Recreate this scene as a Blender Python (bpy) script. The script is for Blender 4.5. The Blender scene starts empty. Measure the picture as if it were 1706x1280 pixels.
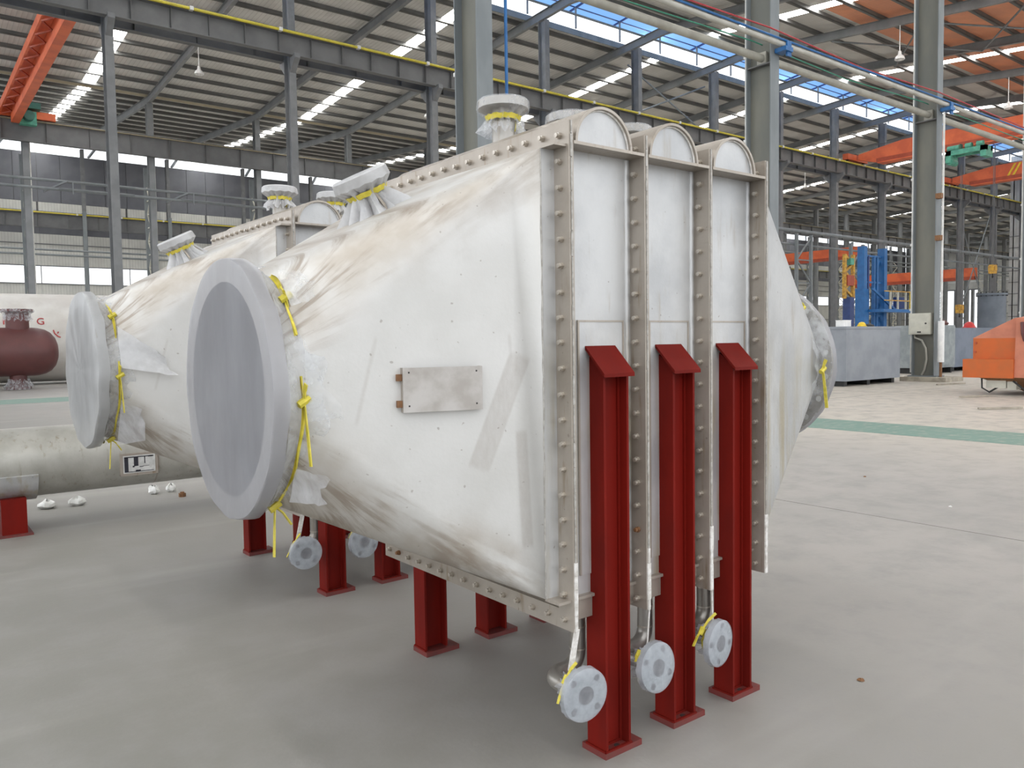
import bpy, math, random
from mathutils import Vector, Matrix
random.seed(7)
sc = bpy.context.scene
COL = sc.collection
R = math.radians

# ------------------------------------------------------------------ camera, world, exposure
cam_d = bpy.data.cameras.new('camera'); cam = bpy.data.objects.new('camera', cam_d); COL.objects.link(cam)
yaw, pitch, roll = R(52.296), R(-3.077), R(-0.852)
fw = Vector((math.cos(yaw)*math.cos(pitch), math.sin(yaw)*math.cos(pitch), math.sin(pitch)))
r0 = Vector((math.sin(yaw), -math.cos(yaw), 0)); u0 = r0.cross(fw)
rt = math.cos(roll)*r0 + math.sin(roll)*u0; up = -math.sin(roll)*r0 + math.cos(roll)*u0
m = Matrix((rt, up, -fw)).transposed().to_4x4(); m.translation = Vector((-2.056, -2.275, 1.7))
cam.matrix_world = m
cam_d.sensor_width = 36; cam_d.lens = 36*1332.4/1706; cam_d.clip_start = .05; cam_d.clip_end = 600
sc.camera = cam
world = bpy.data.worlds.new('overcast_sky'); sc.world = world; world.use_nodes = True
bg = world.node_tree.nodes['Background']; bg.inputs[0].default_value = (.93, .96, 1, 1); bg.inputs[1].default_value = 1.6
sc.view_settings.view_transform = 'Standard'; sc.view_settings.look = 'None'
sc.view_settings.gamma = 1; sc.view_settings.use_curve_mapping = False
sc.view_settings.exposure = 0.3
sc.cycles.use_adaptive_sampling = True; sc.cycles.adaptive_threshold = .05
sc.cycles.max_bounces = 5; sc.cycles.diffuse_bounces = 4; sc.cycles.glossy_bounces = 3; sc.cycles.transparent_max_bounces = 10
SKYLIGHT = 17.0

# ------------------------------------------------------------------ materials
def newmat(name):
    mt = bpy.data.materials.new(name); mt.use_nodes = True
    nt = mt.node_tree; nt.nodes.clear()
    return mt, nt
def N(nt, t, **kw):
    n = nt.nodes.new(t)
    for k, v in kw.items(): setattr(n, k, v)
    return n
def mth(nt, op, a, b=None, c=None, clamp=False):
    n = nt.nodes.new('ShaderNodeMath'); n.operation = op; n.use_clamp = clamp
    for i, x in enumerate((a, b, c)):
        if x is None: continue
        if isinstance(x, (int, float)): n.inputs[i].default_value = x
        else: nt.links.new(x, n.inputs[i])
    return n.outputs[0]
def smooth(nt, x, lo, hi):
    n = nt.nodes.new('ShaderNodeMapRange'); n.interpolation_type = 'SMOOTHSTEP'
    nt.links.new(x, n.inputs[0]); n.inputs[1].default_value = lo; n.inputs[2].default_value = hi
    return n.outputs[0]
def mixc(nt, fac, a, b):
    n = nt.nodes.new('ShaderNodeMix'); n.data_type = 'RGBA'
    if isinstance(fac, (int, float)): n.inputs[0].default_value = fac
    else: nt.links.new(fac, n.inputs[0])
    for i, x in ((6, a), (7, b)):
        if isinstance(x, tuple): n.inputs[i].default_value = (*x, 1) if len(x) == 3 else x
        else: nt.links.new(x, n.inputs[i])
    return n.outputs[2]
def coords(nt, scale=(1, 1, 1), rot=(0, 0, 0)):
    tc = N(nt, 'ShaderNodeTexCoord'); mp = N(nt, 'ShaderNodeMapping')
    nt.links.new(tc.outputs['Object'], mp.inputs[0]); mp.inputs['Scale'].default_value = scale; mp.inputs['Rotation'].default_value = rot
    return mp.outputs[0]
def noise(nt, vec, scale, detail=4, rough=.55):
    n = N(nt, 'ShaderNodeTexNoise'); nt.links.new(vec, n.inputs['Vector'])
    n.inputs['Scale'].default_value = scale; n.inputs['Detail'].default_value = detail; n.inputs['Roughness'].default_value = rough
    return n.outputs[0]
def finish(nt, col, rough=.6, metal=0, bump=None, bstr=.2, spec=.5):
    p = N(nt, 'ShaderNodeBsdfPrincipled'); o = N(nt, 'ShaderNodeOutputMaterial')
    if isinstance(col, tuple): p.inputs['Base Color'].default_value = (*col, 1)
    else: nt.links.new(col, p.inputs['Base Color'])
    if isinstance(rough, (int, float)): p.inputs['Roughness'].default_value = rough
    else: nt.links.new(rough, p.inputs['Roughness'])
    p.inputs['Metallic'].default_value = metal; p.inputs['Specular IOR Level'].default_value = spec
    if bump is not None:
        b = N(nt, 'ShaderNodeBump'); b.inputs['Strength'].default_value = bstr; b.inputs['Distance'].default_value = .02
        nt.links.new(bump, b.inputs['Height']); nt.links.new(b.outputs[0], p.inputs['Normal'])
    nt.links.new(p.outputs[0], o.inputs[0])
    return p
def basic(name, c1, c2=None, scale=6, rough=.6, metal=0, stretch=(1, 1, 1), lo=.35, hi=.65, bstr=0, spec=.5):
    mt, nt = newmat(name)
    if c2 is None: c2 = tuple(x*.82 for x in c1)
    v = coords(nt, stretch); n = noise(nt, v, scale)
    finish(nt, mixc(nt, smooth(nt, n, lo, hi), c1, c2), rough, metal, n if bstr else None, bstr, spec)
    return mt

M = {}
# pickled stainless casing
def steel(name, c1, c2, dirt, amount, rough=.42, metal=.35):
    mt, nt = newmat(name)
    v = coords(nt); vz = coords(nt, (9, 9, 1.2))
    n1 = noise(nt, v, 2.2, 6); n2 = noise(nt, vz, 2.5, 4); n3 = noise(nt, v, 60, 2)
    col = mixc(nt, smooth(nt, n1, .35, .68), c1, c2)
    d = mth(nt, 'MULTIPLY', smooth(nt, n2, .56, .8), amount)
    col = mixc(nt, d, col, dirt)
    if name == 'pickled_steel_plate':
        sx = N(nt, 'ShaderNodeSeparateXYZ'); nt.links.new(v, sx.inputs[0])
        low = mth(nt, 'MULTIPLY', mth(nt, 'SUBTRACT', 1, smooth(nt, sx.outputs[2], 1.2, 1.9)), smooth(nt, noise(nt, coords(nt, (7, 7, .8)), 1.6, 4), .42, .68))
        col = mixc(nt, mth(nt, 'MULTIPLY', low, .75), col, (.38, .32, .20))
    sp = noise(nt, v, 38, 1); col = mixc(nt, mth(nt, 'MULTIPLY', smooth(nt, sp, .75, .8), .5), col, (.2, .17, .14))
    finish(nt, col, mth(nt, 'ADD', mth(nt, 'MULTIPLY', n3, .2), rough-.1), metal, n3, .04)
    return mt
M['casing'] = steel('pickled_steel_plate', (.58, .58, .575), (.43, .435, .44), (.36, .31, .25), .6)
M['flange'] = steel('stained_flange_steel', (.43, .385, .335), (.33, .29, .245), (.23, .165, .09), .8, .4, .45)
M['tube_steel'] = steel('dull_pipe_steel', (.40, .38, .35), (.30, .28, .25), (.22, .18, .13), .6, .35, .6)
M['pipe_shell'] = steel('pickled_pipe_shell', (.50, .49, .45), (.36, .35, .31), (.26, .22, .15), .8, .4, .4)
def seg(nt, X, Z, x0, z0, x1, z1, w, soft=.012):
    L = math.hypot(x1-x0, z1-z0); dx, dz = (x1-x0)/L, (z1-z0)/L
    a = mth(nt, 'SUBTRACT', X, x0); b = mth(nt, 'SUBTRACT', Z, z0)
    t = mth(nt, 'ADD', mth(nt, 'MULTIPLY', a, dx), mth(nt, 'MULTIPLY', b, dz))
    p = mth(nt, 'ABSOLUTE', mth(nt, 'SUBTRACT', mth(nt, 'MULTIPLY', a, dz), mth(nt, 'MULTIPLY', b, dx)))
    m1 = mth(nt, 'SUBTRACT', 1, smooth(nt, p, w-soft, w))
    m2 = mth(nt, 'MULTIPLY', smooth(nt, t, 0, .03), mth(nt, 'SUBTRACT', 1, smooth(nt, t, L-.03, L)))
    return mth(nt, 'MULTIPLY', m1, m2)
def hoodmat():
    mt, nt = newmat('stained_hood_plate')
    tc = N(nt, 'ShaderNodeTexCoord'); sp = N(nt, 'ShaderNodeSeparateXYZ'); nt.links.new(tc.outputs['Object'], sp.inputs[0])
    X, Y, Z = sp.outputs
    v = coords(nt)
    n1 = noise(nt, v, 1.8, 6); n3 = noise(nt, v, 55, 2)
    col = mixc(nt, smooth(nt, n1, .32, .7), (.63, .62, .60), (.54, .53, .505))
    # streaks fan out from the round end towards the corners
    q = mth(nt, 'DIVIDE', mth(nt, 'ABSOLUTE', mth(nt, 'SUBTRACT', Z, 1.55)), mth(nt, 'ADD', X, 1.25))
    cb = N(nt, 'ShaderNodeCombineXYZ'); nt.links.new(mth(nt, 'MULTIPLY', q, 7), cb.inputs[0]); nt.links.new(mth(nt, 'MULTIPLY', X, 1.6), cb.inputs[1]); nt.links.new(Z, cb.inputs[2])
    st = noise(nt, cb.outputs[0], 1.9, 6, .6)
    wob = mth(nt, 'ADD', q, mth(nt, 'MULTIPLY', mth(nt, 'SUBTRACT', n1, .5), .55))
    zone = mth(nt, 'MULTIPLY', smooth(nt, wob, .50, .80), mth(nt, 'SUBTRACT', 1, smooth(nt, wob, 1.15, 1.6)))
    near = mth(nt, 'SUBTRACT', 1, smooth(nt, X, -.98, -.6))
    near = mth(nt, 'MULTIPLY', near, smooth(nt, q, .2, .7))
    wash = mth(nt, 'MULTIPLY', mth(nt, 'MAXIMUM', zone, near), smooth(nt, noise(nt, v, 3.2, 4), .3, .7))
    col = mixc(nt, mth(nt, 'MULTIPLY', wash, .9), col, (.40, .35, .29))
    d = mth(nt, 'MULTIPLY', smooth(nt, st, .45, .62), mth(nt, 'MAXIMUM', zone, mth(nt, 'MULTIPLY', near, .8)))
    d = mth(nt, 'MULTIPLY', d, smooth(nt, noise(nt, v, 2.6, 3), .30, .55))
    col = mixc(nt, mth(nt, 'MULTIPLY', d, .8), col, (.27, .215, .165))
    # brushed wipe marks
    br = noise(nt, coords(nt, (22, 1, 7), (0, R(25), 0)), 3, 3)
    s = mth(nt, 'MAXIMUM', seg(nt, X, Z, -.165, 1.66, -.345, 1.21, .048), seg(nt, X, Z, -.172, 1.37, -.15, .89, .028))
    s = mth(nt, 'MAXIMUM', s, mth(nt, 'MULTIPLY', seg(nt, X, Z, -.215, 1.74, -.20, 1.55, .012), .7))
    s = mth(nt, 'MAXIMUM', s, mth(nt, 'MULTIPLY', seg(nt, X, Z, -.78, 1.40, -.70, 1.73, .012), .7))
    s = mth(nt, 'MULTIPLY', s, mth(nt, 'ADD', mth(nt, 'MULTIPLY', br, .8), .25))
    col = mixc(nt, mth(nt, 'MULTIPLY', s, .75), col, (.43, .40, .37))
    fs = noise(nt, v, 42, 1); col = mixc(nt, mth(nt, 'MULTIPLY', smooth(nt, fs, .74, .8), .5), col, (.22, .18, .15))
    finish(nt, col, .45, .25, n3, .03)
    return mt
M['hood'] = hoodmat()
M['red'] = basic('red_oxide_paint', (.18, .011, .007), (.135, .010, .007), 5, .5, 0, (1, 1, .3), .35, .65, 0, .08)
M['red_dusty'] = basic('dusty_red_paint', (.17, .026, .022), (.13, .035, .03), 18, .6)
M['bolt'] = basic('bolt_steel', (.60, .56, .50), (.45, .40, .34), 25, .3, .6)
M['bolt_rust'] = basic('rusty_bolt', (.27, .13, .055), (.17, .08, .035), 30, .7)
M['weld'] = basic('white_putty_seam', (.75, .73, .70), (.55, .52, .48), 40, .7)
M['seam_grey'] = basic('grey_weld_seam', (.46, .44, .41), (.33, .31, .28), 40, .5, .2)
M['hole'] = basic('dark_hole', (.03, .028, .027), None, 5, .8)
def film(name, col, alpha, rough=.25, var=.25, scale=14, stretch=(1, 1, 1)):
    mt, nt = newmat(name)
    v = coords(nt, stretch); n = noise(nt, v, scale, 4, .6)
    tr = N(nt, 'ShaderNodeBsdfTransparent'); p = N(nt, 'ShaderNodeBsdfPrincipled'); tl = N(nt, 'ShaderNodeBsdfTranslucent')
    p.inputs['Base Color'].default_value = (*col, 1); p.inputs['Roughness'].default_value = rough; tl.inputs[0].default_value = (*col, 1)
    b = N(nt, 'ShaderNodeBump'); b.inputs['Strength'].default_value = .18; b.inputs['Distance'].default_value = .02; nt.links.new(n, b.inputs['Height']); nt.links.new(b.outputs[0], p.inputs['Normal'])
    m0 = N(nt, 'ShaderNodeMixShader'); m0.inputs[0].default_value = .3; nt.links.new(p.outputs[0], m0.inputs[1]); nt.links.new(tl.outputs[0], m0.inputs[2])
    m1 = N(nt, 'ShaderNodeMixShader'); o = N(nt, 'ShaderNodeOutputMaterial')
    f = mth(nt, 'ADD', mth(nt, 'MULTIPLY', mth(nt, 'SUBTRACT', smooth(nt, n, .3, .7), .5), var), alpha, clamp=True)
    nt.links.new(f, m1.inputs[0]); nt.links.new(tr.outputs[0], m1.inputs[1]); nt.links.new(m0.outputs[0], m1.inputs[2]); nt.links.new(m1.outputs[0], o.inputs[0])
    return mt
M['film'] = film('milky_plastic_film', (.78, .79, .83), .46, .3, .3, 9, (1, 3, .7))
M['film_drain'] = film('drain_cover_film', (.74, .76, .82), .40, .25, .2, 8)
M['film_cover'] = film('stretched_cover_film', (.55, .555, .60), .50, .35, .08, 1.6, (1, 3, 1.2))
M['film_clear'] = film('clear_plastic_film', (.82, .84, .87), .30, .2, .4, 10)
M['film_white'] = film('crumpled_white_film', (.76, .76, .77), .80, .3, .25, 8)
M['film_thick'] = film('wrinkled_white_film', (.55, .555, .56), .80, .3, .14, 3, (1, 2.5, .9))
M['tape'] = basic('yellow_tape', (.72, .60, .08), (.55, .47, .04), 30, .5)
M['nameplate'] = basic('bare_plate', (.50, .475, .45), (.38, .35, .32), 9, .45, .3)
# hall
def floormat():
    mt, nt = newmat('worn_concrete')
    v = coords(nt); n1 = noise(nt, v, .25, 5); n2 = noise(nt, v, 2.5, 5, .65); n3 = noise(nt, v, 40, 3)
    n4 = noise(nt, coords(nt, (.25, 1.6, 1), (0, 0, R(12))), .9, 4)
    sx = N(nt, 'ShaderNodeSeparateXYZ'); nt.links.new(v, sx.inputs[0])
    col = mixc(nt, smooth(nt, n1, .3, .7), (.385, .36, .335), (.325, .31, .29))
    # left floor painted darker for weaker light and dirt; paler past the stripe
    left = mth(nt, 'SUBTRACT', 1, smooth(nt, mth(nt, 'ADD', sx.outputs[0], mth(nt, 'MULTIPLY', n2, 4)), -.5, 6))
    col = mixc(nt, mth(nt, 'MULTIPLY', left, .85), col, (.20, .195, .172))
    pale = smooth(nt, mth(nt, 'ADD', sx.outputs[0], mth(nt, 'MULTIPLY', n2, 4)), 9, 15)
    col = mixc(nt, mth(nt, 'MULTIPLY', pale, .7), col, (.60, .54, .46))
    col = mixc(nt, mth(nt, 'MULTIPLY', smooth(nt, n2, .4, .72), .6), col, (.28, .27, .255))
    col = mixc(nt, mth(nt, 'MULTIPLY', smooth(nt, n4, .5, .75), .35), col, (.46, .44, .41))
    col = mixc(nt, mth(nt, 'MULTIPLY', smooth(nt, n3, .62, .8), .25), col, (.25, .24, .22))
    finish(nt, col, mth(nt, 'ADD', mth(nt, 'MULTIPLY', n2, .3), .38), 0, n3, .05)
    return mt
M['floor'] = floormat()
M['green'] = basic('worn_green_paint', (.16, .265, .22), (.26, .31, .265), 7, .6, 0, (.6, 1, 1), .45, .7)
M['joint'] = basic('dark_floor_joint', (.2, .19, .17), None, 8, .8)
M['grey_steel'] = basic('grey_painted_steel', (.19, .195, .20), (.15, .155, .16), 1.2, .5)
M['column_near'] = basic('dusty_column_paint', (.175, .172, .142), (.13, .135, .12), .9, .6, 0, (1, 1, .35))
M['column_flange'] = basic('pale_column_flange', (.215, .235, .245), (.165, .185, .195), 1.1, .55, 0, (1, 1, .4))
M['row3'] = basic('mid_grey_steel', (.23, .24, .25), (.19, .20, .205), 1, .5)
M['beam'] = basic('crane_beam_paint', (.145, .147, .15), (.115, .117, .12), .8, .55)
M['stiff'] = basic('beam_stiffener_paint', (.13, .13, .13), None, 2, .6)
M['purlin'] = basic('galvanised_purlin', (.15, .15, .145), (.12, .12, .115), .6, .55)
M['rafter'] = basic('rafter_paint', (.24, .25, .255), (.18, .19, .195), .6, .5)
def sheetmat(name, c1, c2, stripe=1.0, axis=0):
    mt, nt = newmat(name)
    tc = N(nt, 'ShaderNodeTexCoord'); sp = N(nt, 'ShaderNodeSeparateXYZ'); nt.links.new(tc.outputs['Object'], sp.inputs[0])
    w = mth(nt, 'SINE', mth(nt, 'MULTIPLY', sp.outputs[axis], 2*math.pi/.33))
    n = noise(nt, coords(nt), .5, 3)
    col = mixc(nt, smooth(nt, n, .35, .65), c1, c2)
    col = mixc(nt, mth(nt, 'MULTIPLY', smooth(nt, w, .75, 1), .35*stripe), col, tuple(x*.5 for x in c2))
    finish(nt, col, .5, 0, w, .3)
    return mt
M['roof'] = sheetmat('ribbed_roof_sheet', (.64, .635, .61), (.56, .555, .53))
M['roof_red'] = sheetmat('orange_lit_roof_sheet', (.80, .34, .19), (.68, .30, .18))  # brightness of light on these orange sheets is put into their colour
M['cladding'] = sheetmat('ribbed_wall_cladding', (.66, .66, .62), (.58, .58, .55))
M['cladding_end'] = sheetmat('ribbed_end_cladding', (.55, .56, .55), (.46, .47, .46), 1, 1)
M['dark_panel'] = basic('dark_wall_panel', (.15, .155, .175), (.12, .125, .145), .4, .6)
M['gutter'] = basic('ochre_gutter', (.42, .36, .24), None, 1, .6)
M['yellow'] = basic('yellow_rail_paint', (.60, .50, .05), (.48, .41, .05), 3, .5)
M['pipe_beige'] = basic('beige_pipe_paint', (.38, .37, .32), (.30, .29, .25), 2, .5)
M['pipe_pale'] = basic('pale_pipe_paint', (.46, .45, .41), (.38, .37, .33), 2, .5)
M['white_pipe'] = basic('white_pvc', (.72, .72, .70), (.6, .6, .57), 3, .5)
M['blue'] = basic('blue_paint', (.015, .13, .36), (.012, .10, .28), 3, .45)
M['dark_blue'] = basic('dark_blue_paint', (.03, .06, .2), None, 3, .5)
M['cable_red'] = basic('red_cable', (.45, .04, .05), None, 5, .5)
M['cable_green'] = basic('green_cable', (.05, .30, .2), None, 5, .5)
M['orange'] = basic('orange_crane_paint', (.72, .15, .05), (.58, .11, .04), .8, .5)
M['orange_dark'] = basic('dark_orange_paint', (.40, .07, .03), None, 2, .5)
M['machine_orange'] = basic('faded_orange_paint', (.55, .11, .014), (.47, .11, .02), 2.5, .5)
M['machine_pink'] = basic('dusty_orange_paint', (.55, .20, .12), (.45, .16, .10), 2, .7)
M['green_crane'] = basic('sea_green_paint', (.10, .38, .27), (.07, .27, .2), 3, .5)
M['green_dark'] = basic('dark_green_paint', (.04, .16, .13), None, 3, .5)
M['tank_white'] = basic('primer_white_tank', (.62, .60, .56), (.52, .49, .45), .8, .5)
M['maroon'] = basic('maroon_primer', (.115, .036, .034), (.09, .03, .028), 1.5, .45)
M['lettering'] = basic('red_lettering', (.45, .05, .05), None, 8, .6)
M['box_grey'] = basic('grey_box_paint', (.27, .29, .32), (.22, .24, .27), 1.5, .5)
M['box_blue'] = basic('blue_grey_paint', (.17, .20, .26), (.13, .16, .21), 1.5, .5)
M['cabinet'] = basic('galvanised_cabinet', (.30, .33, .34), (.22, .25, .26), 3, .45)
M['cream'] = basic('cream_enamel', (.55, .54, .46), (.49, .48, .41), 4, .45)
M['concrete'] = basic('rough_plinth', (.42, .38, .31), (.3, .27, .22), 4, .8)
M['black'] = basic('black_rubber', (.02, .02, .02), None, 5, .6)
M['lamp_white'] = basic('white_enamel', (.85, .85, .83), (.75, .75, .74), 5, .4)
M['foam'] = basic('white_foam', (.80, .80, .78), (.65, .65, .62), 20, .8)
M['helmet_yellow'] = basic('yellow_plastic', (.80, .55, .03), None, 5, .35)
M['helmet_red'] = basic('red_plastic', (.55, .03, .03), None, 5, .35)
M['yellow_crane'] = basic('amber_hook_paint', (.62, .36, .04), (.35, .18, .04), 6, .5)
M['dark_tank'] = basic('slate_tank_paint', (.13, .15, .18), (.10, .12, .145), 1, .5)
M['label_white'] = basic('label_silver', (.62, .62, .60), None, 20, .35)
M['label_black'] = basic('label_black', (.03, .03, .04), None, 20, .4)
mt, nt = newmat('rooflight_sheet'); e = N(nt, 'ShaderNodeEmission'); o = N(nt, 'ShaderNodeOutputMaterial')
e.inputs[0].default_value = (1, .99, .96, 1); e.inputs[1].default_value = SKYLIGHT; nt.links.new(e.outputs[0], o.inputs[0]); M['skylight'] = mt
mt, nt = newmat('blue_translucent_sheet'); tl = N(nt, 'ShaderNodeBsdfTranslucent'); df = N(nt, 'ShaderNodeBsdfDiffuse'); mx = N(nt, 'ShaderNodeMixShader'); o = N(nt, 'ShaderNodeOutputMaterial')
tl.inputs[0].default_value = (.50, .70, .95, 1); df.inputs[0].default_value = (.25, .42, .72, 1); mx.inputs[0].default_value = .3
nt.links.new(tl.outputs[0], mx.inputs[1]); nt.links.new(df.outputs[0], mx.inputs[2]); nt.links.new(mx.outputs[0], o.inputs[0]); M['blue_sheet'] = mt
mt, nt = newmat('window_pane'); tr = N(nt, 'ShaderNodeBsdfTransparent'); gl = N(nt, 'ShaderNodeBsdfGlossy'); gl.inputs[1].default_value = .1
mx = N(nt, 'ShaderNodeMixShader'); mx.inputs[0].default_value = .08; o = N(nt, 'ShaderNodeOutputMaterial')
nt.links.new(tr.outputs[0], mx.inputs[1]); nt.links.new(gl.outputs[0], mx.inputs[2]); nt.links.new(mx.outputs[0], o.inputs[0]); M['pane'] = mt

# ------------------------------------------------------------------ mesh helpers
def basis(d):
    d = Vector(d).normalized(); a = Vector((0, 0, 1)) if abs(d.z) < .9 else Vector((1, 0, 0))
    x = d.cross(a).normalized(); return x, d.cross(x).normalized(), d
class MB:
    def __init__(s): s.v = []; s.f = []
    def add(s, vs, fs):
        o = len(s.v); s.v += [tuple(p) for p in vs]; s.f += [tuple(i+o for i in f) for f in fs]; return s
    def box(s, x0, x1, y0, y1, z0, z1):
        return s.add([(x0,y0,z0),(x1,y0,z0),(x1,y1,z0),(x0,y1,z0),(x0,y0,z1),(x1,y0,z1),(x1,y1,z1),(x0,y1,z1)],
                     [(0,3,2,1),(4,5,6,7),(0,1,5,4),(1,2,6,5),(2,3,7,6),(3,0,4,7)])
    def hexa(s, p): return s.add(p, [(0,3,2,1),(4,5,6,7),(0,1,5,4),(1,2,6,5),(2,3,7,6),(3,0,4,7)])
    def bar(s, a, b, w, h=None, upv=(0, 0, 1)):
        a, b = Vector(a), Vector(b); d = (b-a).normalized(); h = h or w; U = Vector(upv)
        if abs(d.dot(U)) > .98: U = Vector((0, 1, 0))
        x = d.cross(U).normalized()*w/2; y = x.cross(d).normalized()*h/2
        return s.hexa([a-x-y, a+x-y, a+x+y, a-x+y, b-x-y, b+x-y, b+x+y, b-x+y])
    def cyl(s, a, b, r, n=16, r2=None, caps=True):
        a, b = Vector(a), Vector(b); x, y, d = basis(b-a); r2 = r if r2 is None else r2
        vs = [c+(x*math.cos(t)+y*math.sin(t))*q for c, q in ((a, r), (b, r2)) for t in (2*math.pi*i/n for i in range(n))]
        fs = [(i, (i+1) % n, n+(i+1) % n, n+i) for i in range(n)]
        if caps: fs += [tuple(range(n-1, -1, -1)), tuple(range(n, 2*n))]
        return s.add(vs, fs)
    def ring(s, a, b, r0, r1, n=48):
        a, b = Vector(a), Vector(b); x, y, d = basis(b-a)
        vs = [c+(x*math.cos(2*math.pi*i/n)+y*math.sin(2*math.pi*i/n))*q for c, q in ((a, r0), (a, r1), (b, r1), (b, r0)) for i in range(n)]
        fs = []
        for k in range(4):
            for i in range(n): fs.append((k*n+i, k*n+(i+1) % n, ((k+1) % 4)*n+(i+1) % n, ((k+1) % 4)*n+i))
        return s.add(vs, fs)
    def tube(s, pts, r, n=8, caps=True):
        pts = [Vector(p) for p in pts]; o = len(s.v); x = None
        for i, p in enumerate(pts):
            d = (pts[min(i+1, len(pts)-1)]-pts[max(i-1, 0)]).normalized()
            if x is None: x, y, _ = basis(d)
            else: x = (x-d*x.dot(d)).normalized(); y = d.cross(x)
            rr = r[i] if isinstance(r, (list, tuple)) else r
            s.v += [tuple(p+(x*math.cos(2*math.pi*k/n)+y*math.sin(2*math.pi*k/n))*rr) for k in range(n)]
        for i in range(len(pts)-1):
            for k in range(n): s.f.append((o+i*n+k, o+i*n+(k+1) % n, o+(i+1)*n+(k+1) % n, o+(i+1)*n+k))
        if caps: s.f += [tuple(o+k for k in range(n-1, -1, -1)), tuple(o+(len(pts)-1)*n+k for k in range(n))]
        return s
    def lathe(s, prof, c, axis, n=32, wob=None, arc=(0, 2*math.pi)):
        # prof: (t along axis, radius); wob(i, ang) -> (dt, dr)
        c = Vector(c); x, y, d = basis(axis); full = abs(arc[1]-arc[0]-2*math.pi) < 1e-6; cols = n if full else n+1; o = len(s.v)
        for i, (t, r) in enumerate(prof):
            for k in range(cols):
                a = arc[0]+(arc[1]-arc[0])*k/n; dt, dr = wob(i, a) if wob else (0, 0)
                s.v.append(tuple(c+d*(t+dt)+(x*math.cos(a)+y*math.sin(a))*max(r+dr, 0)))
        for i in range(len(prof)-1):
            for k in range(n):
                k2 = (k+1) % cols if full else k+1
                s.f.append((o+i*cols+k, o+i*cols+k2, o+(i+1)*cols+k2, o+(i+1)*cols+k))
        return s
    def prism(s, poly, a, b):
        # poly: list of 3D points, extruded by vector
        n = len(poly); off = Vector(b)-Vector(a); P = [Vector(p) for p in poly]
        return s.add(P+[p+off for p in P], [tuple(range(n-1, -1, -1)), tuple(range(n, 2*n))]+[(i, (i+1) % n, n+(i+1) % n, n+i) for i in range(n)])
    def mesh(s, name, mat, sm=True):
        me = bpy.data.meshes.new(name); me.from_pydata(s.v, [], s.f); me.update()
        if mat: me.materials.append(M[mat] if isinstance(mat, str) else mat)
        import bmesh
        bm = bmesh.new(); bm.from_mesh(me); bmesh.ops.recalc_face_normals(bm, faces=bm.faces); bm.to_mesh(me); bm.free()
        if sm:
            me.polygons.foreach_set('use_smooth', [True]*len(me.polygons)); me.set_sharp_from_angle(angle=R(38))
        return me
    def build(s, name, mat, parent=None, sm=True, **k): return obj(name, s.mesh(name, mat, sm), parent, **k)
def obj(name, me, parent=None, loc=None, label=None, kind=None):
    ob = bpy.data.objects.new(name, me); COL.objects.link(ob)
    if parent: ob.parent = parent
    if loc is not None: ob.location = loc
    if label: ob['label'] = label
    if kind: ob['kind'] = kind
    return ob
def thing(name, label, cat, loc=(0, 0, 0), rz=0, group=None):
    ob = bpy.data.objects.new(name, None); COL.objects.link(ob); ob.location = loc; ob.rotation_euler = (0, 0, rz); ob.empty_display_size = .1
    return tag(ob, label, cat, group)
def tag(ob, label, cat, group=None):
    ob['label'] = label; ob['category'] = cat
    if group: ob['group'] = group
    return ob
def struct(ob): ob['kind'] = 'structure'; return ob
def copy_tree(o, parent=None):
    c = o.copy(); COL.objects.link(c); c.parent = parent
    for ch in o.children: copy_tree(ch, c)
    return c
def arcpts(c, e1, e2, r, a0, a1, n=8):
    c, e1, e2 = Vector(c), Vector(e1), Vector(e2)
    return [c+e1*r*math.cos(a0+(a1-a0)*i/n)+e2*r*math.sin(a0+(a1-a0)*i/n) for i in range(n+1)]
ORD = ['first', 'second', 'third', 'fourth', 'fifth', 'sixth', 'seventh', 'eighth', 'ninth', 'tenth', 'eleventh', 'twelfth', 'thirteenth', 'fourteenth', 'fifteenth', 'sixteenth', 'seventeenth', 'eighteenth', 'nineteenth', 'twentieth', 'twenty-first', 'twenty-second', 'twenty-third', 'twenty-fourth']
# ------------------------------------------------------------------ hall: floor, roof, walls
US = [7.6+10*k for k in range(-1, 13)]          # frame lines along the hall
V1, V2, V3, V4 = 11.8, 44.5, 77.2, 110.0         # column rows
U0, U1, U2 = -12.4, 131.0, 231.0                  # the far bays run on past the near ones
UL = [7.6+10*k for k in range(-1, 23)]
PROF = [(-22, 25.9), (11.8, 22.9), (41.5, 25.85), (77.2, 24.0), (112, 26.8)]
def rz(v):
    for (a, za), (b, zb) in zip(PROF, PROF[1:]):
        if v <= b: return za+(zb-za)*(v-a)/(b-a)
    return PROF[-1][1]
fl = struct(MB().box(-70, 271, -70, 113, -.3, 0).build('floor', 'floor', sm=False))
struct(MB().box(11.45, 13.1, -22, 25.9, -.02, .004).build('trim_1', 'green', sm=False))
struct(MB().box(-40, 9.0, 26.4, 28.9, -.02, .004).build('trim_2', 'green', sm=False))
jt = MB()
for v in (-3.9, 9.6): jt.box(-30, 60, v, v+.012, -.01, .0015)
for u in (-6.2, 5.2, 21.3): jt.box(u, u+.012, -20, 60, -.01, .0012)
jt.build('control_joint', 'joint', fl, sm=False)

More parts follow.
